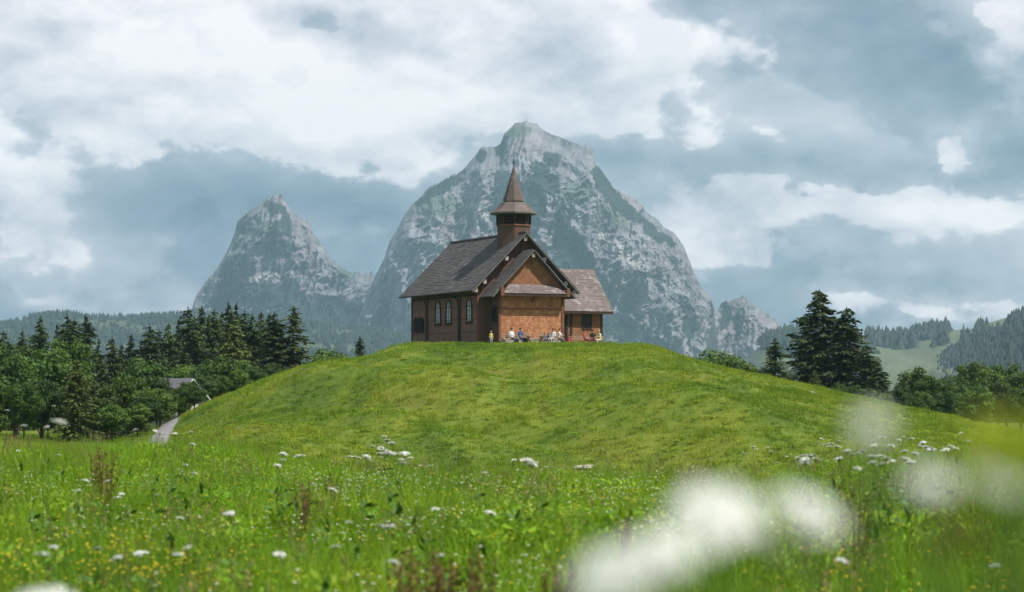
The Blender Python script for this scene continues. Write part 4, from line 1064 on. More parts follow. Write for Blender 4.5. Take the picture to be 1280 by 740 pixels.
def person(px, ly, pose, shirt, legs, hair, label, h=1.72, turn=0.0, skin=(.50, .29, .20), seat=.47, hat=None):
    p_, lx = chl_px(px, ly); p_.z = gz(p_.x, p_.y)
    s = h / 1.72
    V = {}; Ed = []
    def v(n, co, r_): V[n] = (co, r_)
    def e(*ns):
        for a, b_ in zip(ns[:-1], ns[1:]): Ed.append((a, b_))
    if pose == 'stand':
        pz = .92; hip = 0.0
        v('pelvis', (0, 0, pz), (.155, .115)); v('belly', (0, 0, 1.10), (.14, .105)); v('chest', (0, .01, 1.30), (.165, .115)); top = 1.30; ty = .01
    else:
        pz = seat + .12
        lean = {'sit': .05, 'lean': -.16, 'back': .16}.get(pose, .05)
        v('pelvis', (0, .02, pz), (.165, .135)); v('belly', (0, .02 + lean * .4, pz + .18), (.145, .115)); v('chest', (0, .02 + lean, pz + .38), (.165, .12)); top = pz + .38; ty = .02 + lean
    v('neckb', (0, ty, top + .13), (.085, .075)); v('neck', (0, ty - .01, top + .175), (.058, .06)); v('jaw', (0, ty - .035, top + .225), (.076, .084)); v('head', (0, ty - .03, top + .315), (.092, .110)); v('crown', (0, ty - .02, top + .40), (.060, .072))
    e('pelvis', 'belly', 'chest', 'neckb', 'neck', 'jaw', 'head', 'crown')
    for sgn, sd in ((-1, 'l'), (1, 'r')):
        v(sd + 'sh', (sgn * .188, ty, top + .085), (.066, .066))
        if pose == 'stand': el_, ha = (sgn * .235, ty + .03, top - .17), (sgn * .24, ty - .06, top - .42)
        elif pose == 'lean': el_, ha = (sgn * .24, ty - .12, top - .14), (sgn * .10, ty - .33, top - .12)
        else: el_, ha = (sgn * .25, ty - .06, top - .17), (sgn * .13, ty - .30, top - .24)
        v(sd + 'el', el_, (.043, .043)); v(sd + 'wr', tuple(np.array(el_) * .08 + np.array(ha) * .92), (.030, .030)); v(sd + 'ha', ha, (.036, .022))
        e('chest', sd + 'sh', sd + 'el', sd + 'wr', sd + 'ha')
        hv = unit(np.array(ha) - np.array(el_))
        for q, (off, ln) in enumerate(((-.03, .075), (-.01, .09), (.012, .085), (.033, .068))):
            k1 = np.array(ha) + hv * ln * .55 + np.array([off, 0, -.004]); k2 = np.array(ha) + hv * ln * .9 + np.array([off, .0, -.03])
            v(f'{sd}f{q}', tuple(k1), (.010, .010)); v(f'{sd}g{q}', tuple(k2), (.008, .008)); e(sd + 'ha', f'{sd}f{q}', f'{sd}g{q}')
        k1 = np.array(ha) + hv * .01 + np.array([-sgn * .045, -.01, .01]); k2 = k1 + hv * .04; v(sd + 't1', tuple(k1), (.011, .011)); v(sd + 't2', tuple(k2), (.009, .009)); e(sd + 'ha', sd + 't1', sd + 't2')
        if pose == 'stand':
            v(sd + 'hp', (sgn * .085, 0, pz - .06), (.095, .10)); v(sd + 'kn', (sgn * .10, -.02, .49), (.062, .066)); v(sd + 'an', (sgn * .105, .02, .09), (.042, .046)); v(sd + 'to', (sgn * .12, -.13, .035), (.042, .032))
        else:
            v(sd + 'hp', (sgn * .09, -.06, pz - .03), (.095, .09)); v(sd + 'kn', (sgn * .12, -.46, pz - .02), (.066, .066)); v(sd + 'an', (sgn * .12, -.46 - .05, .09), (.044, .048)); v(sd + 'to', (sgn * .13, -.66, .035), (.042, .032))
        e('pelvis', sd + 'hp', sd + 'kn', sd + 'an', sd + 'to')
    names = list(V)
    me = bpy.data.meshes.new('body'); me.from_pydata([Vector(V[n][0]) * s for n in names], [(names.index(a), names.index(b_)) for a, b_ in Ed], [])
    tmp = bpy.data.objects.new('tmp', me); col.objects.link(tmp)
    tmp.modifiers.new('k', 'SKIN'); sub = tmp.modifiers.new('s', 'SUBSURF'); sub.levels = 1; sub.render_levels = 1
    for i, n in enumerate(names):
        me.skin_vertices[0].data[i].radius = (V[n][1][0] * s, V[n][1][1] * s); me.skin_vertices[0].data[i].use_root = (n == 'pelvis')
    dg = bpy.context.evaluated_depsgraph_get()
    body = bpy.data.meshes.new_from_object(tmp.evaluated_get(dg)); bpy.data.objects.remove(tmp)
    body.name = 'body'
    mats = [simple_mat('skin', skin, .6, .08, 8), simple_mat('shirt_cloth', shirt, .85, .12, 12), simple_mat('trouser_cloth', legs, .85, .15, 12), simple_mat('shoe', (.06, .055, .05), .6, .2, 10)]
    body.materials.clear()
    for m_ in mats: body.materials.append(m_)
    nk = (top + .155) * s
    for f in body.polygons:
        c = f.center; mi = 1
        if c.z > nk: mi = 0
        elif c.z < .075 * s: mi = 3
        elif c.z < (pz + .05) * s and (abs(c.x) < .235 * s or c.z < .4 * s) and not (pose != 'stand' and c.z > (pz + .09) * s): mi = 2
        wr = min((c - Vector(V[q + 'ha'][0]) * s).length for q in 'lr')
        if wr < .13 * s: mi = 0
        f.material_index = mi; f.use_smooth = True
    root = empty('person', p_, CH_A + turn); tag(root, label, 'person')
    link('body', body, None, root)
    hm = simple_mat('hair', hair, .7, .25, 20)
    hc = Vector((0, ty - .015, top + .34)) * s
    bm = bmesh.new(); bmesh.ops.create_uvsphere(bm, u_segments=14, v_segments=10, radius=.116 * s)
    for q in list(bm.verts):
        if q.co.z < -.055 * s or (q.co.y < -.045 * s and q.co.z < .035 * s): bm.verts.remove(q)
    for q in bm.verts: q.co = Vector((q.co.x * .92, q.co.y * 1.08, q.co.z * 1.02)) + hc
    hme = bpy.data.meshes.new('hair'); bm.to_mesh(hme); bm.free(); link('hair', hme, hm, root, True)
    fc = Vector((0, ty - .135, top + .305)) * s
    mb = MB(); mb.add([fc + Vector(q) * s for q in ((-.014, .012, -.03), (.014, .012, -.03), (0, -.018, -.026), (0, .012, .03))], [(0, 1, 2), (0, 2, 3), (1, 3, 2)]); mb.build('nose', mats[0], root)
    for sx in (-.032, .032):
        bm = bmesh.new(); bmesh.ops.create_uvsphere(bm, u_segments=8, v_segments=6, radius=.012 * s)
        for q in bm.verts: q.co += fc + Vector((sx, .012, .03)) * s
        eme = bpy.data.meshes.new('eye'); bm.to_mesh(eme); bm.free(); link('eye', eme, M['black'], root)
    if hat:
        bm = bmesh.new(); bmesh.ops.create_cone(bm, segments=16, radius1=.17 * s, radius2=.10 * s, depth=.09 * s, cap_ends=True)
        for q in bm.verts: q.co += hc + Vector((0, 0, .065)) * s
        hme = bpy.data.meshes.new('hat'); bm.to_mesh(hme); bm.free(); link('hat', hme, simple_mat('straw_hat', hat, .9, .15, 10), root)
    return root
DK = (.018, .013, .011)
person(614, -3.0, 'stand', (.70, .58, .16), (.42, .40, .36), (.55, .38, .16), 'blond child in yellow shirt standing by the shaded chapel corner', h=1.12)
person(640, -3.45, 'sit', (.62, .68, .72), (.20, .18, .20), DK, 'dark-haired person in pale blue shirt sitting on bench', turn=.3)
person(651, -3.45, 'sit', (.045, .085, .20), (.10, .17, .29), DK, 'person in dark blue shirt and jeans sitting on bench', turn=.15)
person(681, -3.5, 'sit', (.10, .13, .17), (.03, .03, .035), DK, 'child in grey top sitting low on the bench end', h=1.28, turn=-.4, seat=.47)
person(685.5, -3.4, 'sit', (.03, .035, .045), (.03, .03, .035), DK, 'child in black top sitting beside the white-shirted pair', h=1.26, turn=-.2, seat=.47)
person(691, -3.5, 'sit', (.66, .68, .70), (.42, .44, .46), DK, 'dark-haired person in white shirt on the bench turned aside', turn=-1.0)
person(697.5, -3.45, 'lean', (.74, .68, .68), (.22, .14, .15), (.20, .06, .035), 'red-haired person in white top leaning forward', turn=.9)
person(711, -3.6, 'back', (.34, .06, .06), (.52, .42, .38), DK, 'person in red top sitting on the grass with pale trousers', h=1.5, turn=-.8, seat=.06)
person(731.5, -1.0, 'sit', (.34, .075, .06), (.22, .05, .06), (.09, .03, .02), 'person in red shirt sitting before the wing wall', turn=.6)
person(741, -1.0, 'sit', (.022, .018, .02), (.16, .04, .05), (.07, .02, .018), 'person in black top sitting before the wing window', turn=-.3)
person(750, -1.2, 'lean', (.70, .60, .34), (.55, .52, .46), (.42, .32, .18), 'fair person in cream shirt bending forward beside the wing corner', turn=-1.2)
def backpack(px, ly, c, label, sc_=1.0):
    p_, lx = chl_px(px, ly); p_.z = gz(p_.x, p_.y)
    o = empty('backpack', p_, CH_A + .4, sc_); tag(o, label, 'backpack'); mt = simple_mat('pack_cloth', c, .8, .2, 9)
    bm = bmesh.new(); bmesh.ops.create_cube(bm, size=1); bmesh.ops.subdivide_edges(bm, edges=bm.edges, cuts=3, use_grid_fill=True)
    for q in bm.verts:
        n = q.co.normalized() * .62; q.co = q.co.lerp(n, .45); q.co = Vector((q.co.x * .36, q.co.y * .26, q.co.z * .5 + .25))
    me = bpy.data.meshes.new('bag'); bm.to_mesh(me); bm.free(); link('bag', me, mt, o, True)
    mb = MB(); mb.tube([(-.1, .14, .42), (-.11, .2, .28), (-.1, .13, .1)], .02, 6); mb.tube([(.1, .14, .42), (.11, .2, .28), (.1, .13, .1)], .02, 6); mb.build('strap', mt, o)
    mb = MB(); mb.box(-.1, .1, -.17, -.12, .08, .26); mb.build('pocket', mt, o)
backpack(645.5, -3.9, (.012, .012, .014), 'black backpack on the ground between the bench sitters')
backpack(656.5, -3.9, (.014, .016, .022), 'black backpack beside the person in jeans', 1.1)
backpack(704, -3.9, (.03, .03, .028), 'dark backpack beside the person on the grass', .9)
backpack(609.5, -3.0, (.014, .012, .012), 'small black bag at the shaded chapel corner', .75)

# ------------------------------------------------------------------ grass (uncountable): points carry clumps
def clump(name, n, rad, h0, h1, wd, mat, seed, bend=.5, seg=3, lean=.25):
    r_ = np.random.default_rng(seed)
    V = []; Fc = []
    for k in range(n):
        a = r_.random() * 6.283; q = rad * math.sqrt(r_.random()); b0 = np.array([math.cos(a) * q, math.sin(a) * q, -.03])
        ph = r_.random() * 6.283; dv = np.array([math.cos(ph), math.sin(ph), 0]); h = r_.uniform(h0, h1); bd = bend * r_.random() + .05
        fa = r_.random() * 6.283; sv = np.array([math.cos(fa), math.sin(fa), 0]) * wd * r_.uniform(.6, 1.3)
        i0 = len(V)
        for j in range(seg + 1):
            u = j / seg; c = b0 + np.array([0, 0, 1.]) * h * (u - .25 * bd * u * u) + dv * h * (lean * u * r_.uniform(.6, 1) + bd * u * u * .7)
            ww = sv * (1 - u) ** .7
            if j < seg: V += [c - ww, c + ww]
            else: V += [c]
        for j in range(seg - 1): Fc.append((i0 + 2 * j, i0 + 2 * j + 1, i0 + 2 * j + 3, i0 + 2 * j + 2))
        Fc.append((i0 + 2 * seg - 2, i0 + 2 * seg - 1, i0 + 2 * seg))
    me = mesh_from(name, V, Fc); me.materials.append(mat)
    return bpy.data.objects.new(name, me)
def herb(name, n, h, ls, mat, seed):
    r_ = np.random.default_rng(seed)
    c = np.stack([r_.normal(0, .12, n), r_.normal(0, .12, n), r_.uniform(.05, h, n)], -1)
    d = unit(np.stack([c[:, 0], c[:, 1], np.full(n, .08)], -1) + r_.normal(0, .12, (n, 3))); s_ = unit(np.cross(d, np.array([0, 0, 1.]) + r_.normal(0, .4, (n, 3))))
    return bpy.data.objects.new(name, kite_mesh(name, c, d, s_, r_.uniform(.6, 1.3, n) * ls, r_.uniform(.4, .6, n) * ls, mat))
def dots(name, n, h, rad, mat, seed, size=.02, spread=.25):
    """small flower heads on thin stems"""
    r_ = np.random.default_rng(seed); mb = MB()
    st = MB()
    for k in range(n):
        x, y, z = r_.normal(0, spread), r_.normal(0, spread), h * r_.uniform(.6, 1.1); q = size * r_.uniform(.7, 1.3)
        mb.add([(x + q * math.cos(a), y + q * math.sin(a), z + q * .3 * (i % 2)) for i, a in enumerate(np.arange(6) * 1.0472)] + [(x, y, z + q * .6), (x, y, z - q * .5)], [(i, (i + 1) % 6, 6) for i in range(6)] + [((i + 1) % 6, i, 7) for i in range(6)])
        st.add([(x - .002, y, 0), (x + .002, y, 0), (x + .002, y, z), (x - .002, y, z)], [(0, 1, 2, 3)])
    nf = len(mb.f); mb.add(st.v, st.f)
    me = mesh_from(name, mb.v, mb.f); me.materials.append(mat); me.materials.append(M['stem'])
    me.polygons.foreach_set('material_index', np.array([0] * nf + [1] * (len(me.polygons) - nf), dtype=np.int32))
    return bpy.data.objects.new(name, me)
def scatter(name, templates, pts, scale, kinds, label, cat):
    c = bpy.data.collections.new(name + '_source')
    for k, o in enumerate(templates):
        o.name = f'{name}_{k:02d}'; c.objects.link(o)
    me = bpy.data.meshes.new(name); n = len(pts)
    me.vertices.add(n); me.vertices.foreach_set('co', pts.astype(np.float32).ravel())
    for an, ty, val in (('scl', 'FLOAT', scale.astype(np.float32)), ('rot', 'FLOAT', rng.uniform(0, 6.283, n).astype(np.float32)), ('knd', 'INT', kinds.astype(np.int32))):
        a = me.attributes.new(an, ty, 'POINT'); a.data.foreach_set('value', val)
    o = link(name, me); tag(o, label, cat, kind='stuff')
    g_ = bpy.data.node_groups.new(name, 'GeometryNodeTree')
    g_.interface.new_socket('Geometry', in_out='INPUT', socket_type='NodeSocketGeometry'); g_.interface.new_socket('Geometry', in_out='OUTPUT', socket_type='NodeSocketGeometry')
    N_ = g_.nodes; L_ = g_.links
    gi = N_.new('NodeGroupInput'); go = N_.new('NodeGroupOutput'); ip = N_.new('GeometryNodeInstanceOnPoints')
    ci = N_.new('GeometryNodeCollectionInfo'); ci.inputs['Collection'].default_value = c; ci.inputs['Separate Children'].default_value = True; ci.inputs['Reset Children'].default_value = True
    def na(an, ty):
        q = N_.new('GeometryNodeInputNamedAttribute'); q.data_type = ty; q.inputs['Name'].default_value = an; return q.outputs['Attribute']
    cb = N_.new('ShaderNodeCombineXYZ'); L_.new(na('rot', 'FLOAT'), cb.inputs[2])
    L_.new(gi.outputs[0], ip.inputs['Points']); L_.new(ci.outputs[0], ip.inputs['Instance']); ip.inputs['Pick Instance'].default_value = True
    L_.new(na('knd', 'INT'), ip.inputs['Instance Index']); L_.new(cb.outputs[0], ip.inputs['Rotation']); L_.new(na('scl', 'FLOAT'), ip.inputs['Scale'])
    L_.new(ip.outputs[0], go.inputs[0])
    md = o.modifiers.new('scatter', 'NODES'); md.node_group = g_
    return o
def frustum_points(n, y0, y1, wide=.255, pad=1.2, power=1.0):
    y = y0 + (y1 - y0) * rng.random(n * 3) ** power
    hw = wide * y + pad
    keep = rng.random(n * 3) < hw / (wide * y1 + pad)
    y = y[keep][:n]; hw = hw[keep][:n]
    x = rng.uniform(-1, 1, len(y)) * hw
    return np.stack([x, y, ground_z(x, y)], -1)
mg = M['grass_meadow']
def panicle(name, n, h, mat, seed):
    r_ = np.random.default_rng(seed); st = MB(); C = []; Dv = []
    for k in range(n):
        x, y = r_.normal(0, .12, 2); a = r_.random() * 6.283; hh = h * r_.uniform(.75, 1.15); tp = np.array([x + math.cos(a) * .12, y + math.sin(a) * .12, hh])
        st.tube([(x, y, 0), (x * .7 + tp[0] * .3, y * .7 + tp[1] * .3, hh * .55), tuple(tp)], [.0022, .0018, .001], 3, False)
        m_ = 16; u = r_.uniform(.80, 1.0, m_); C.append(np.array([x, y, 0]) * (1 - u[:, None]) * .3 + tp * (1 - .0 * u[:, None]) - np.array([math.cos(a) * .03, math.sin(a) * .03, .16]) * (1 - u[:, None]) * 5 * .9 + r_.normal(0, .008, (m_, 3))); Dv.append(unit(np.array([0, 0, 1.]) + r_.normal(0, .5, (m_, 3))))
    C = np.concatenate(C); Dv = np.concatenate(Dv); m_ = len(C)
    me = kite_mesh(name, C, Dv, unit(np.cross(Dv, r_.standard_normal((m_, 3)))), r_.uniform(.02, .04, m_), r_.uniform(.006, .010, m_), mat)
    sm = st.mesh('x'); v0 = len(me.vertices)
    V = np.zeros((v0, 3), np.float32); me.vertices.foreach_get('co', V.ravel()); V2 = np.array([q.co[:] for q in sm.vertices])
    fs = [tuple(p_.vertices) for p_ in me.polygons] + [tuple(i + v0 for i in p_.vertices) for p_ in sm.polygons]
    nk = len(me.polygons); m2 = mesh_from(name, np.concatenate([np.array([q.co[:] for q in me.vertices]), V2]).tolist(), fs); m2.materials.append(mat); m2.materials.append(M['stem'])
    m2.polygons.foreach_set('material_index', np.array([0] * nk + [1] * (len(m2.polygons) - nk), dtype=np.int32))
    return bpy.data.objects.new(name, m2)
tan_seed = simple_mat('tan_grass_seed', (.30, .24, .10), .85, .25, 20); russet = simple_mat('russet_grass_seed', (.24, .13, .07), .85, .25, 20)
MT = [clump('a', 34, .16, .28, .52, .0045, mg, 1), clump('b', 30, .18, .32, .66, .0040, mg, 2, .35), clump('c', 40, .15, .18, .40, .0055, mg, 3, .8), clump('d', 26, .14, .40, .74, .0035, mg, 4, .3), herb('e', 70, .30, .065, mg, 5), herb('f', 60, .42, .075, mg, 6), panicle('g', 9, .80, tan_seed, 7), panicle('h', 8, .72, russet, 8), clump('i', 34, .12, .45, .85, .0050, mg, 9, .45)]
pts = frustum_points(54000, 9, 74)
dens = fbm(pts[:, 0] / 1.3, pts[:, 1] / 1.6, s=301, o=3)
kinds = rng.choice(9, len(pts), p=[.23, .18, .21, .1, .10, .08, .008, .004, .088])
rus = fbm(pts[:, 0] / 2.6, pts[:, 1] / 3.5, s=318, o=2)
kinds = np.where((rus > .5) & (rng.random(len(pts)) < .07), 7, kinds)
kinds = np.where((rus < -.46) & (rng.random(len(pts)) < .07), 6, kinds)
kinds = np.where(dens > .35, rng.choice([4, 5, 2], len(pts)), kinds)
scale = rng.uniform(.55, 1.08, len(pts)) * (1 + .45 * dens)
scale = scale * np.where(pts[:, 1] > 55, .8, 1)
scatter('meadow_grass', MT, pts, scale, kinds, 'tall green meadow grass and herbs in front of the knoll', 'grass')
hg = M['grass_hill']
HT = [clump('a', 26, .28, .05, .15, .012, hg, 11, .7, 2), clump('b', 24, .30, .06, .19, .011, hg, 12, .6, 2), clump('c', 30, .26, .04, .12, .013, hg, 13, .9, 2), clump('d', 22, .2, .10, .30, .009, hg, 14, .5, 2), herb('e', 36, .12, .12, hg, 15)]
n = 125000
y = 62 + (236 - 62) * rng.random(n); x = rng.uniform(-1, 1, n) * np.minimum(.255 * y + 3, 52)
cdx = np.maximum(np.abs((x - 1) / 12.5), np.abs((y - 206) / 12)); ok = (y < 226) & ((y < 190) | (cdx > .85) | (y < 194))
# keep the track, the road and the terrace clear
def near_line(x, y, line, dmin):
    m_ = np.full(x.shape, 1e9)
    for a, b_ in zip(line[:-1], line[1:]):
        ax, ay = a; bx, by = b_; L2 = (bx - ax) ** 2 + (by - ay) ** 2
        t_ = np.clip(((x - ax) * (bx - ax) + (y - ay) * (by - ay)) / L2, 0, 1); m_ = np.minimum(m_, np.hypot(x - ax - t_ * (bx - ax), y - ay - t_ * (by - ay)))
    return m_ < dmin
ok &= ~near_line(x, y, TRACK, .85) & ~near_line(x, y, ROADP, 2.5)
x, y = x[ok], y[ok]
pts = np.stack([x, y, ground_z(x, y)], -1)
tuft = fbm(x / 2.4, y / 3.4, s=333, o=3)
kinds = np.where(tuft > .28, 3, rng.choice(5, len(x), p=[.3, .25, .28, .07, .10]))
scatter('hill_grass', HT, pts, rng.uniform(.7, 1.25, len(x)) * (1 + .5 * np.clip(tuft, 0, 1)), kinds, 'short grazed grass covering the knoll', 'grass')
# small flowers nobody could count
FT = [dots('a', 6, .40, .1, M['petal_far'], 1, .012, .22), dots('b', 3, .48, .1, M['petal_far'], 2, .016, .18)]
pts = frustum_points(2600, 10, 40); keep = fbm(pts[:, 0] / 2.0, pts[:, 1] / 3.0, s=411, o=3) > .05; pts = pts[keep]
scatter('white_wildflowers', FT, pts, rng.uniform(.8, 1.25, len(pts)), rng.integers(0, 2, len(pts)), 'tiny white flowers scattered through the tall meadow grass', 'flowers')
YT = [dots('a', 9, .42, .1, M['yellow'], 3, .010, .20), dots('b', 5, .48, .1, M['yellow'], 4, .012, .15)]
yp = []
for (px, py, n_, sp) in ((655, 645, 26, .7), (690, 655, 20, .5), (60, 705, 16, .6), (110, 712, 12, .5), (20, 700, 14, .5), (1180, 728, 16, .5), (430, 660, 8, .6), (250, 700, 14, .8), (820, 590, 10, .8)):
    x0, d0 = find_d(px, py, .42); yp += [(x0 + random.gauss(0, sp), d0 + random.gauss(0, sp * 1.3)) for _ in range(n_)]
yp = np.array(yp); pts = np.stack([yp[:, 0], yp[:, 1], ground_z(yp[:, 0], yp[:, 1])], -1)
pts = np.concatenate([pts, frustum_points(320, 10, 36)])
scatter('yellow_wildflowers', YT, pts, rng.uniform(.8, 1.2, len(pts)), rng.integers(0, 2, len(pts)), 'small yellow flowers in patches of the meadow grass', 'flowers')

# ------------------------------------------------------------------ white umbels and docks
def umbel_mesh(r_, seed, n_sub=13, per=12, fs=.006, mat=None):
    q = np.random.default_rng(seed); C = []; st = MB()
    for k in range(n_sub):
        a = k * 2.39996; rr_ = r_ * math.sqrt((k + .4) / n_sub) * q.uniform(.9, 1.08); cx, cy = rr_ * math.cos(a), rr_ * math.sin(a)
        cz = -.35 * r_ * (rr_ / r_) ** 2 + q.normal(0, .03 * r_)
        st.tube([(0, 0, -.75 * r_), (cx * .55, cy * .55, -.36 * r_), (cx, cy, cz)], .0016 * r_ / .05, 3, False)
        sr = r_ * .24
        for j in range(per):
            b_ = q.random() * 6.283; s_ = sr * math.sqrt(q.random()); C.append((cx + s_ * math.cos(b_), cy + s_ * math.sin(b_), cz + q.uniform(0, .05) * r_))
    C = np.array(C); n = len(C); nv = unit(np.array([0, 0, 1.]) + q.normal(0, .35, (n, 3))); d = unit(np.cross(nv, q.standard_normal((n, 3)))); s_ = np.cross(nv, d)
    me = kite_mesh('umbel', C, d, s_, np.full(n, fs * 2), np.full(n, fs * 2), mat)
    sm = st.mesh('rays'); sm.materials.append(M['stem'])
    return me, sm
UM = [umbel_mesh(.05, 1, 12, 12, .0085, M['petal']), umbel_mesh(.045, 2, 10, 12, .0085, M['petal']), umbel_mesh(.055, 3, 14, 12, .009, M['petal'])]
def stem_of(h, seed):
    rr = random.Random(seed); pts = [(rr.uniform(-.02, .02) * k, rr.uniform(-.02, .02) * k, h * k / 5 - (.05 if k == 0 else 0)) for k in range(6)]
    mb = MB(); mb.tube(pts, [.005, .005, .0045, .004, .0035, .003], 5); me = mb.mesh('stem'); me.materials.append(M['stem']); return me, pts[-1]
STEMS = [stem_of(1.0, k) for k in range(4)]
def leafy(seed, mat, n=26, h=.6, ls=.10, sp=.07):
    r_ = np.random.default_rng(seed); c = np.stack([r_.normal(0, sp, n), r_.normal(0, sp, n), r_.uniform(.05, h, n) if h > .1 else r_.uniform(-h, h, n)], -1)
    d = unit(np.stack([c[:, 0], c[:, 1], np.full(n, .03)], -1)); s_ = unit(np.cross(d, np.array([0, 0, 1.]) + r_.normal(0, .3, (n, 3))))
    return kite_mesh('leaf', c, d, s_, r_.uniform(.6, 1.3, n) * ls, r_.uniform(.3, .5, n) * ls, mat)
ULEAF = leafy(5, M['dockleaf'], 24, .55, .11)
def umbel_plant(x, y, h, label, group, k=0, s=1.0, name='cow_parsley', tilt=None, heads=1):
    o = empty(name, (x, y, gz(x, y))); tag(o, label, 'flower', group)
    sm, tip = STEMS[k % 4]
    a = link('stem', sm, None, o); a.scale = (1, 1, h); a.rotation_euler = (0, 0, k * 1.3)
    tx, ty_ = tip[0] * math.cos(k * 1.3) - tip[1] * math.sin(k * 1.3), tip[0] * math.sin(k * 1.3) + tip[1] * math.cos(k * 1.3)
    u = link('umbel', UM[k % 3][0], None, o); u.location = (tx, ty_, h + .035 * s); u.scale = (s, s, s)
    u.rotation_euler = tilt if tilt else (random.uniform(-.25, .25), random.uniform(-.25, .25), random.random() * 6)
    r2 = link('rays', UM[k % 3][1], None, u)
    l_ = link('foliage', ULEAF, None, o); l_.rotation_euler = (0, 0, k * .9)
    return o
GU = 'white umbel flowers scattered through the meadow'
LU = 'white umbel flower standing alone in the tall meadow grass'
lone = [(97, 599), (130, 600), (94, 612), (162, 615), (192, 616), (139, 620), (215, 646), (86, 681), (186, 688), (216, 689), (226, 681), (145, 695), (3, 587), (27, 562), (78, 567), (222, 580), (530, 616), (498, 655), (487, 654), (530, 634), (604, 639), (512, 597), (565, 597), (588, 592), (597, 589), (385, 603), (411, 610), (252, 590), (120, 682), (40, 690), (405, 680), (620, 600), (700, 598), (1045, 695), (1232, 702), (345, 690), (300, 640), (445, 650), (560, 690), (470, 700), (640, 610)]
for i, (px, py) in enumerate(lone):
    h = random.uniform(.66, .82); x, d = find_d(px, py, h + .03); umbel_plant(x, d, h, LU, GU, i, random.uniform(.5, .8))
def group_of(cl, label, group, h0=.78, d0=10, s=1.0, extra=0):
    cl = list(cl) + [(a + random.gauss(0, 7), b_ + random.gauss(0, 3.5)) for a, b_ in cl[:extra]]
    for i, (px, py) in enumerate(cl):
        h = h0 + random.uniform(-.05, .06); x, d = find_d(px, py, h + .03, d0, 62); umbel_plant(x, d, h, label, group, i, s * random.uniform(.8, 1.1))
group_of([(469, 562), (480, 565), (487, 566), (493, 567), (475, 567), (500, 574), (508, 572), (516, 578), (440, 570), (447, 572), (455, 573), (481, 543), (498, 554), (468, 558), (538, 582)], 'white umbel in the dense patch of flowers at the meadow edge below the knoll', 'dense patch of white umbels', 1.0, 20, 1.15, 12)
group_of([(646, 575), (657, 579), (669, 577), (675, 580), (646, 587), (673, 587), (683, 597), (669, 597), (685, 583)], 'white umbel in the small loose cluster at the meadow edge under the bare earth patch', 'loose cluster of white umbels', .95, 20, 1.1, 4)
group_of([(345, 566), (348, 574), (370, 569), (357, 580), (353, 567)], 'white umbel in the little cluster beside the rusty docks', 'umbels beside the docks', .95, 20, .95)
group_of([(983, 568), (1002, 569), (1012, 569), (1017, 576), (961, 564), (940, 561), (1046, 551), (1046, 557), (1053, 572), (1021, 553), (1028, 556), (1080, 563), (1102, 570), (1112, 572), (1135, 572), (1150, 558), (1162, 560), (1170, 561), (1190, 559), (1201, 551), (1095, 588), (1118, 557), (1128, 549), (1090, 555), (1180, 557), (1140, 566), (1135, 577), (1110, 546), (1125, 545), (968, 588), (995, 588), (1155, 565), (1098, 576), (928, 566), (1060, 566)], 'white umbel in the wide drift of flowers on the slope beneath the shoulder trees', 'wide drift of white umbels', 1.0, 20, .95, 26)
group_of([(60, 506), (5, 511), (66, 523), (41, 530), (55, 531)], 'tall white umbel rising above the grass in front of the wood', 'tall umbels before the wood', 1.40, 9, .62)
group_of([(162, 536), (190, 538), (196, 540), (212, 545), (216, 541), (232, 539), (233, 554)], 'white umbel rising above the grass where the gravel track begins', 'umbels before the gravel track', 1.12, 14, .85)
# tall plants right beside the lens, far out of focus
NEARU = [umbel_mesh(.06, 11, 18, 16, .0078, M['petal']), umbel_mesh(.055, 12, 15, 16, .0078, M['petal'])]
def near_plant(heads, label, k, mat_head=None, leaf=None):
    px, py, d, s, tl = heads[0]
    x = (px - 640) / F * d; o = empty('hogweed', (x, d, gz(x, d))); tag(o, label, 'flower')
    z0 = gz(x, d)
    for j, (px, py, d, s, tl) in enumerate(heads):
        hx = (px - 640) / F * d; hz = EYE - (py - HOR) / F * d
        top = Vector((hx - o.location.x, d - o.location.y, hz - z0))
        mb = MB(); mb.tube([(0, 0, -.05 if j == 0 else .7), Vector((top.x * .25, top.y * .25, top.z * .62)), top - Vector((0, 0, .045 * s))], [.007, .006, .004], 7); mb.build('stem', M['stem'], o)
        u = link('umbel', NEARU[(j + k) % 2][0] if mat_head is None else mat_head, None, o); u.location = top; u.scale = (s, s, s); u.rotation_euler = (tl[0], tl[1], j)
        if mat_head is not None: u['kind'] = 'stuff'
        if mat_head is None: link('rays', NEARU[(j + k) % 2][1], None, u)
    lf = link('foliage', ULEAF, None, o); lf.scale = (1.4, 1.4, 1.8)
    return o
near_plant([(900, 640, 1.40, .42, (.75, .1)), (1016, 634, 1.42, .40, (.6, -.1)), (950, 668, 1.5, .30, (.6, 0))], 'hogweed with a wide pair of blurred white flower heads close to the lens', 0)
near_plant([(770, 712, 1.34, .46, (.6, -.42)), (838, 684, 1.36, .28, (.6, -.3))], 'hogweed with one slanting blurred white flower head close to the lens', 1)
near_plant([(1092, 528, 1.2, .14, (.7, 0))], 'single faint pale flower head blurred against the knoll', 0)
near_plant([(1166, 600, 1.25, .21, (.5, .1)), (1252, 596, 1.25, .24, (.4, -.1))], 'hogweed with two small round blurred white heads at the bank', 1)
near_plant([(62, 742, 3.6, .9, (.1, .1))], 'white umbel head poking up at the meadow bottom, softly blurred', 0)
BUD = leafy(31, simple_mat('yellow_green_bracts', (.46, .52, .05), .6, .2, 20), 110, .02, .018, .016)
near_plant([(1252, 566, 1.15, .62, (.2, 0)), (1290, 556, 1.15, .5, (.1, .3))], 'yellow-green bracted plant blurred close to the lens', 0, BUD)
BUD2 = leafy(33, simple_mat('brown_bracts', (.13, .085, .03), .7, .2, 20), 70, .018, .016, .012)
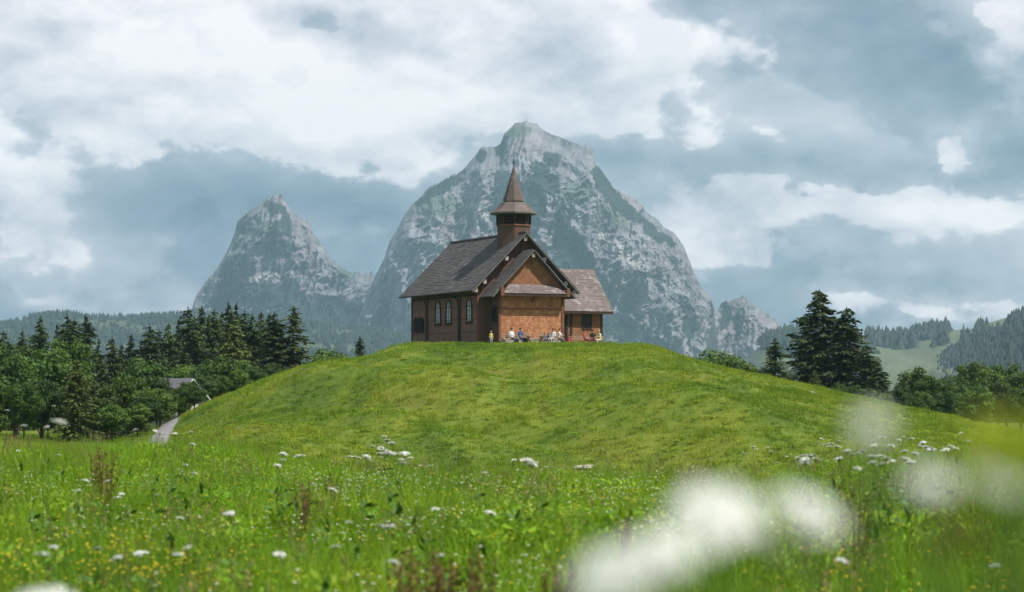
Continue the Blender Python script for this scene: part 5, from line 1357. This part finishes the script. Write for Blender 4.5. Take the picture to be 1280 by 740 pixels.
near_plant([(1205, 672, 1.1, .5, (.2, 0))], 'brown faded seed head blurred close to the lens', 1, BUD2)
# docks: rusty seed spikes
def dock_kit(seed):
    r_ = np.random.default_rng(seed); st = MB(); C = []
    for k in range(9):
        a = r_.random() * 6.283; ln = r_.uniform(.03, .17); h = r_.uniform(.55, .95); b0 = np.array([math.cos(a), math.sin(a), 0]) * .02; tp = np.array([math.cos(a) * ln, math.sin(a) * ln, h])
        st.tube([tuple(b0), tuple(b0 * .5 + tp * .5 + np.array([0, 0, .02])), tuple(tp)], [.006, .005, .002], 4)
        n = 64; u = r_.uniform(.38, 1, n); C.append(b0 + (tp - b0) * u[:, None] + r_.normal(0, .016, (n, 3)))
    C = np.concatenate(C); n = len(C); d = unit(r_.standard_normal((n, 3)) + np.array([0, 0, .6])); s_ = unit(np.cross(d, r_.standard_normal((n, 3))))
    se = kite_mesh('seed_head', C, d, s_, r_.uniform(.014, .03, n), r_.uniform(.012, .024, n), M['dock'])
    sm = st.mesh('stem'); sm.materials.append(M['dock'])
    n = 9; a = np.arange(n) * 2.4; d = np.stack([np.cos(a), np.sin(a), np.full(n, .6)], -1); d = unit(d); c = d * .17
    lf = kite_mesh('leaf', c, d, unit(np.cross(d, np.array([0, 0, 1.]))), np.full(n, .34), np.full(n, .10), M['dockleaf'])
    return sm, se, lf
DK_ = [dock_kit(1), dock_kit(2)]
docks = [(525, 668, 0, 1.05, 'broad clump of rust-brown dock spikes with large pale leaves at its foot'), (505, 672, 1, .85, None), (545, 672, 0, .9, None), (602, 668, 1, .95, None), (688, 672, 0, .9, None), (700, 690, 1, .8, None), (1070, 592, 0, 1.1, None), (1060, 598, 1, .9, None),
         (385, 585, 0, 1.0, None), (415, 582, 1, .9, None), (378, 602, 1, .9, None), (620, 604, 0, .9, None), (585, 580, 1, .9, None), (780, 626, 1, .8, None), (255, 580, 0, .8, None), (135, 545, 1, 1.3, None), (125, 552, 0, 1.1, None), (730, 625, 0, .7, None), (610, 585, 1, .8, None)]
for i, (px, py, k, s, lb) in enumerate(docks):
    x, d = find_d(px, py, .9 * s)
    for j in range(3 if i == 0 else 1):
        o = empty('dock_plant', (x + j * .12, d + j * .1, gz(x, d)), random.random() * 6, s * .88)
        tag(o, 'rust-brown dock seed spikes standing in the green meadow grass', 'weed', 'dock plants in the meadow')
        for nm, me in zip(('stem', 'seed_head', 'leaf'), DK_[(k + j) % 2]):
            q = link(nm, me, None, o)
            if nm == 'seed_head': q['kind'] = 'stuff'
# bare earth scrapes and stones on the knoll
def stone(px, py, d0, r_, label):
    x, d = find_d(px, py, .05, d0, 190)
    bm = bmesh.new(); bmesh.ops.create_icosphere(bm, subdivisions=3, radius=r_)
    co = np.array([v.co[:] for v in bm.verts]); nz = fbm(co[:, 0] * 4 / r_ * .25, co[:, 1] / r_, co[:, 2] / r_, s=int(px), o=4)
    for v_, q in zip(bm.verts, nz): v_.co = Vector((v_.co.x * 1.7, v_.co.y, v_.co.z * .45)) * (1 + .35 * q)
    me = bpy.data.meshes.new('boulder'); bm.to_mesh(me); bm.free(); o = link('boulder', me, M['stone']); o.location = (x, d, gz(x, d)); tag(o, label, 'stone')
stone(727, 583, 85, .28, 'pale half-buried stone in the bare patch at the knoll foot')
stone(734, 582, 85, .18, 'smaller pale stone touching the half-buried stone at the knoll foot')
stone(1010, 490, 160, .3, 'pale flat rock lying on the shoulder in front of the spruces')
stone(870, 473, 150, .22, 'small pale stone on the knoll slope under the skyline bushes')
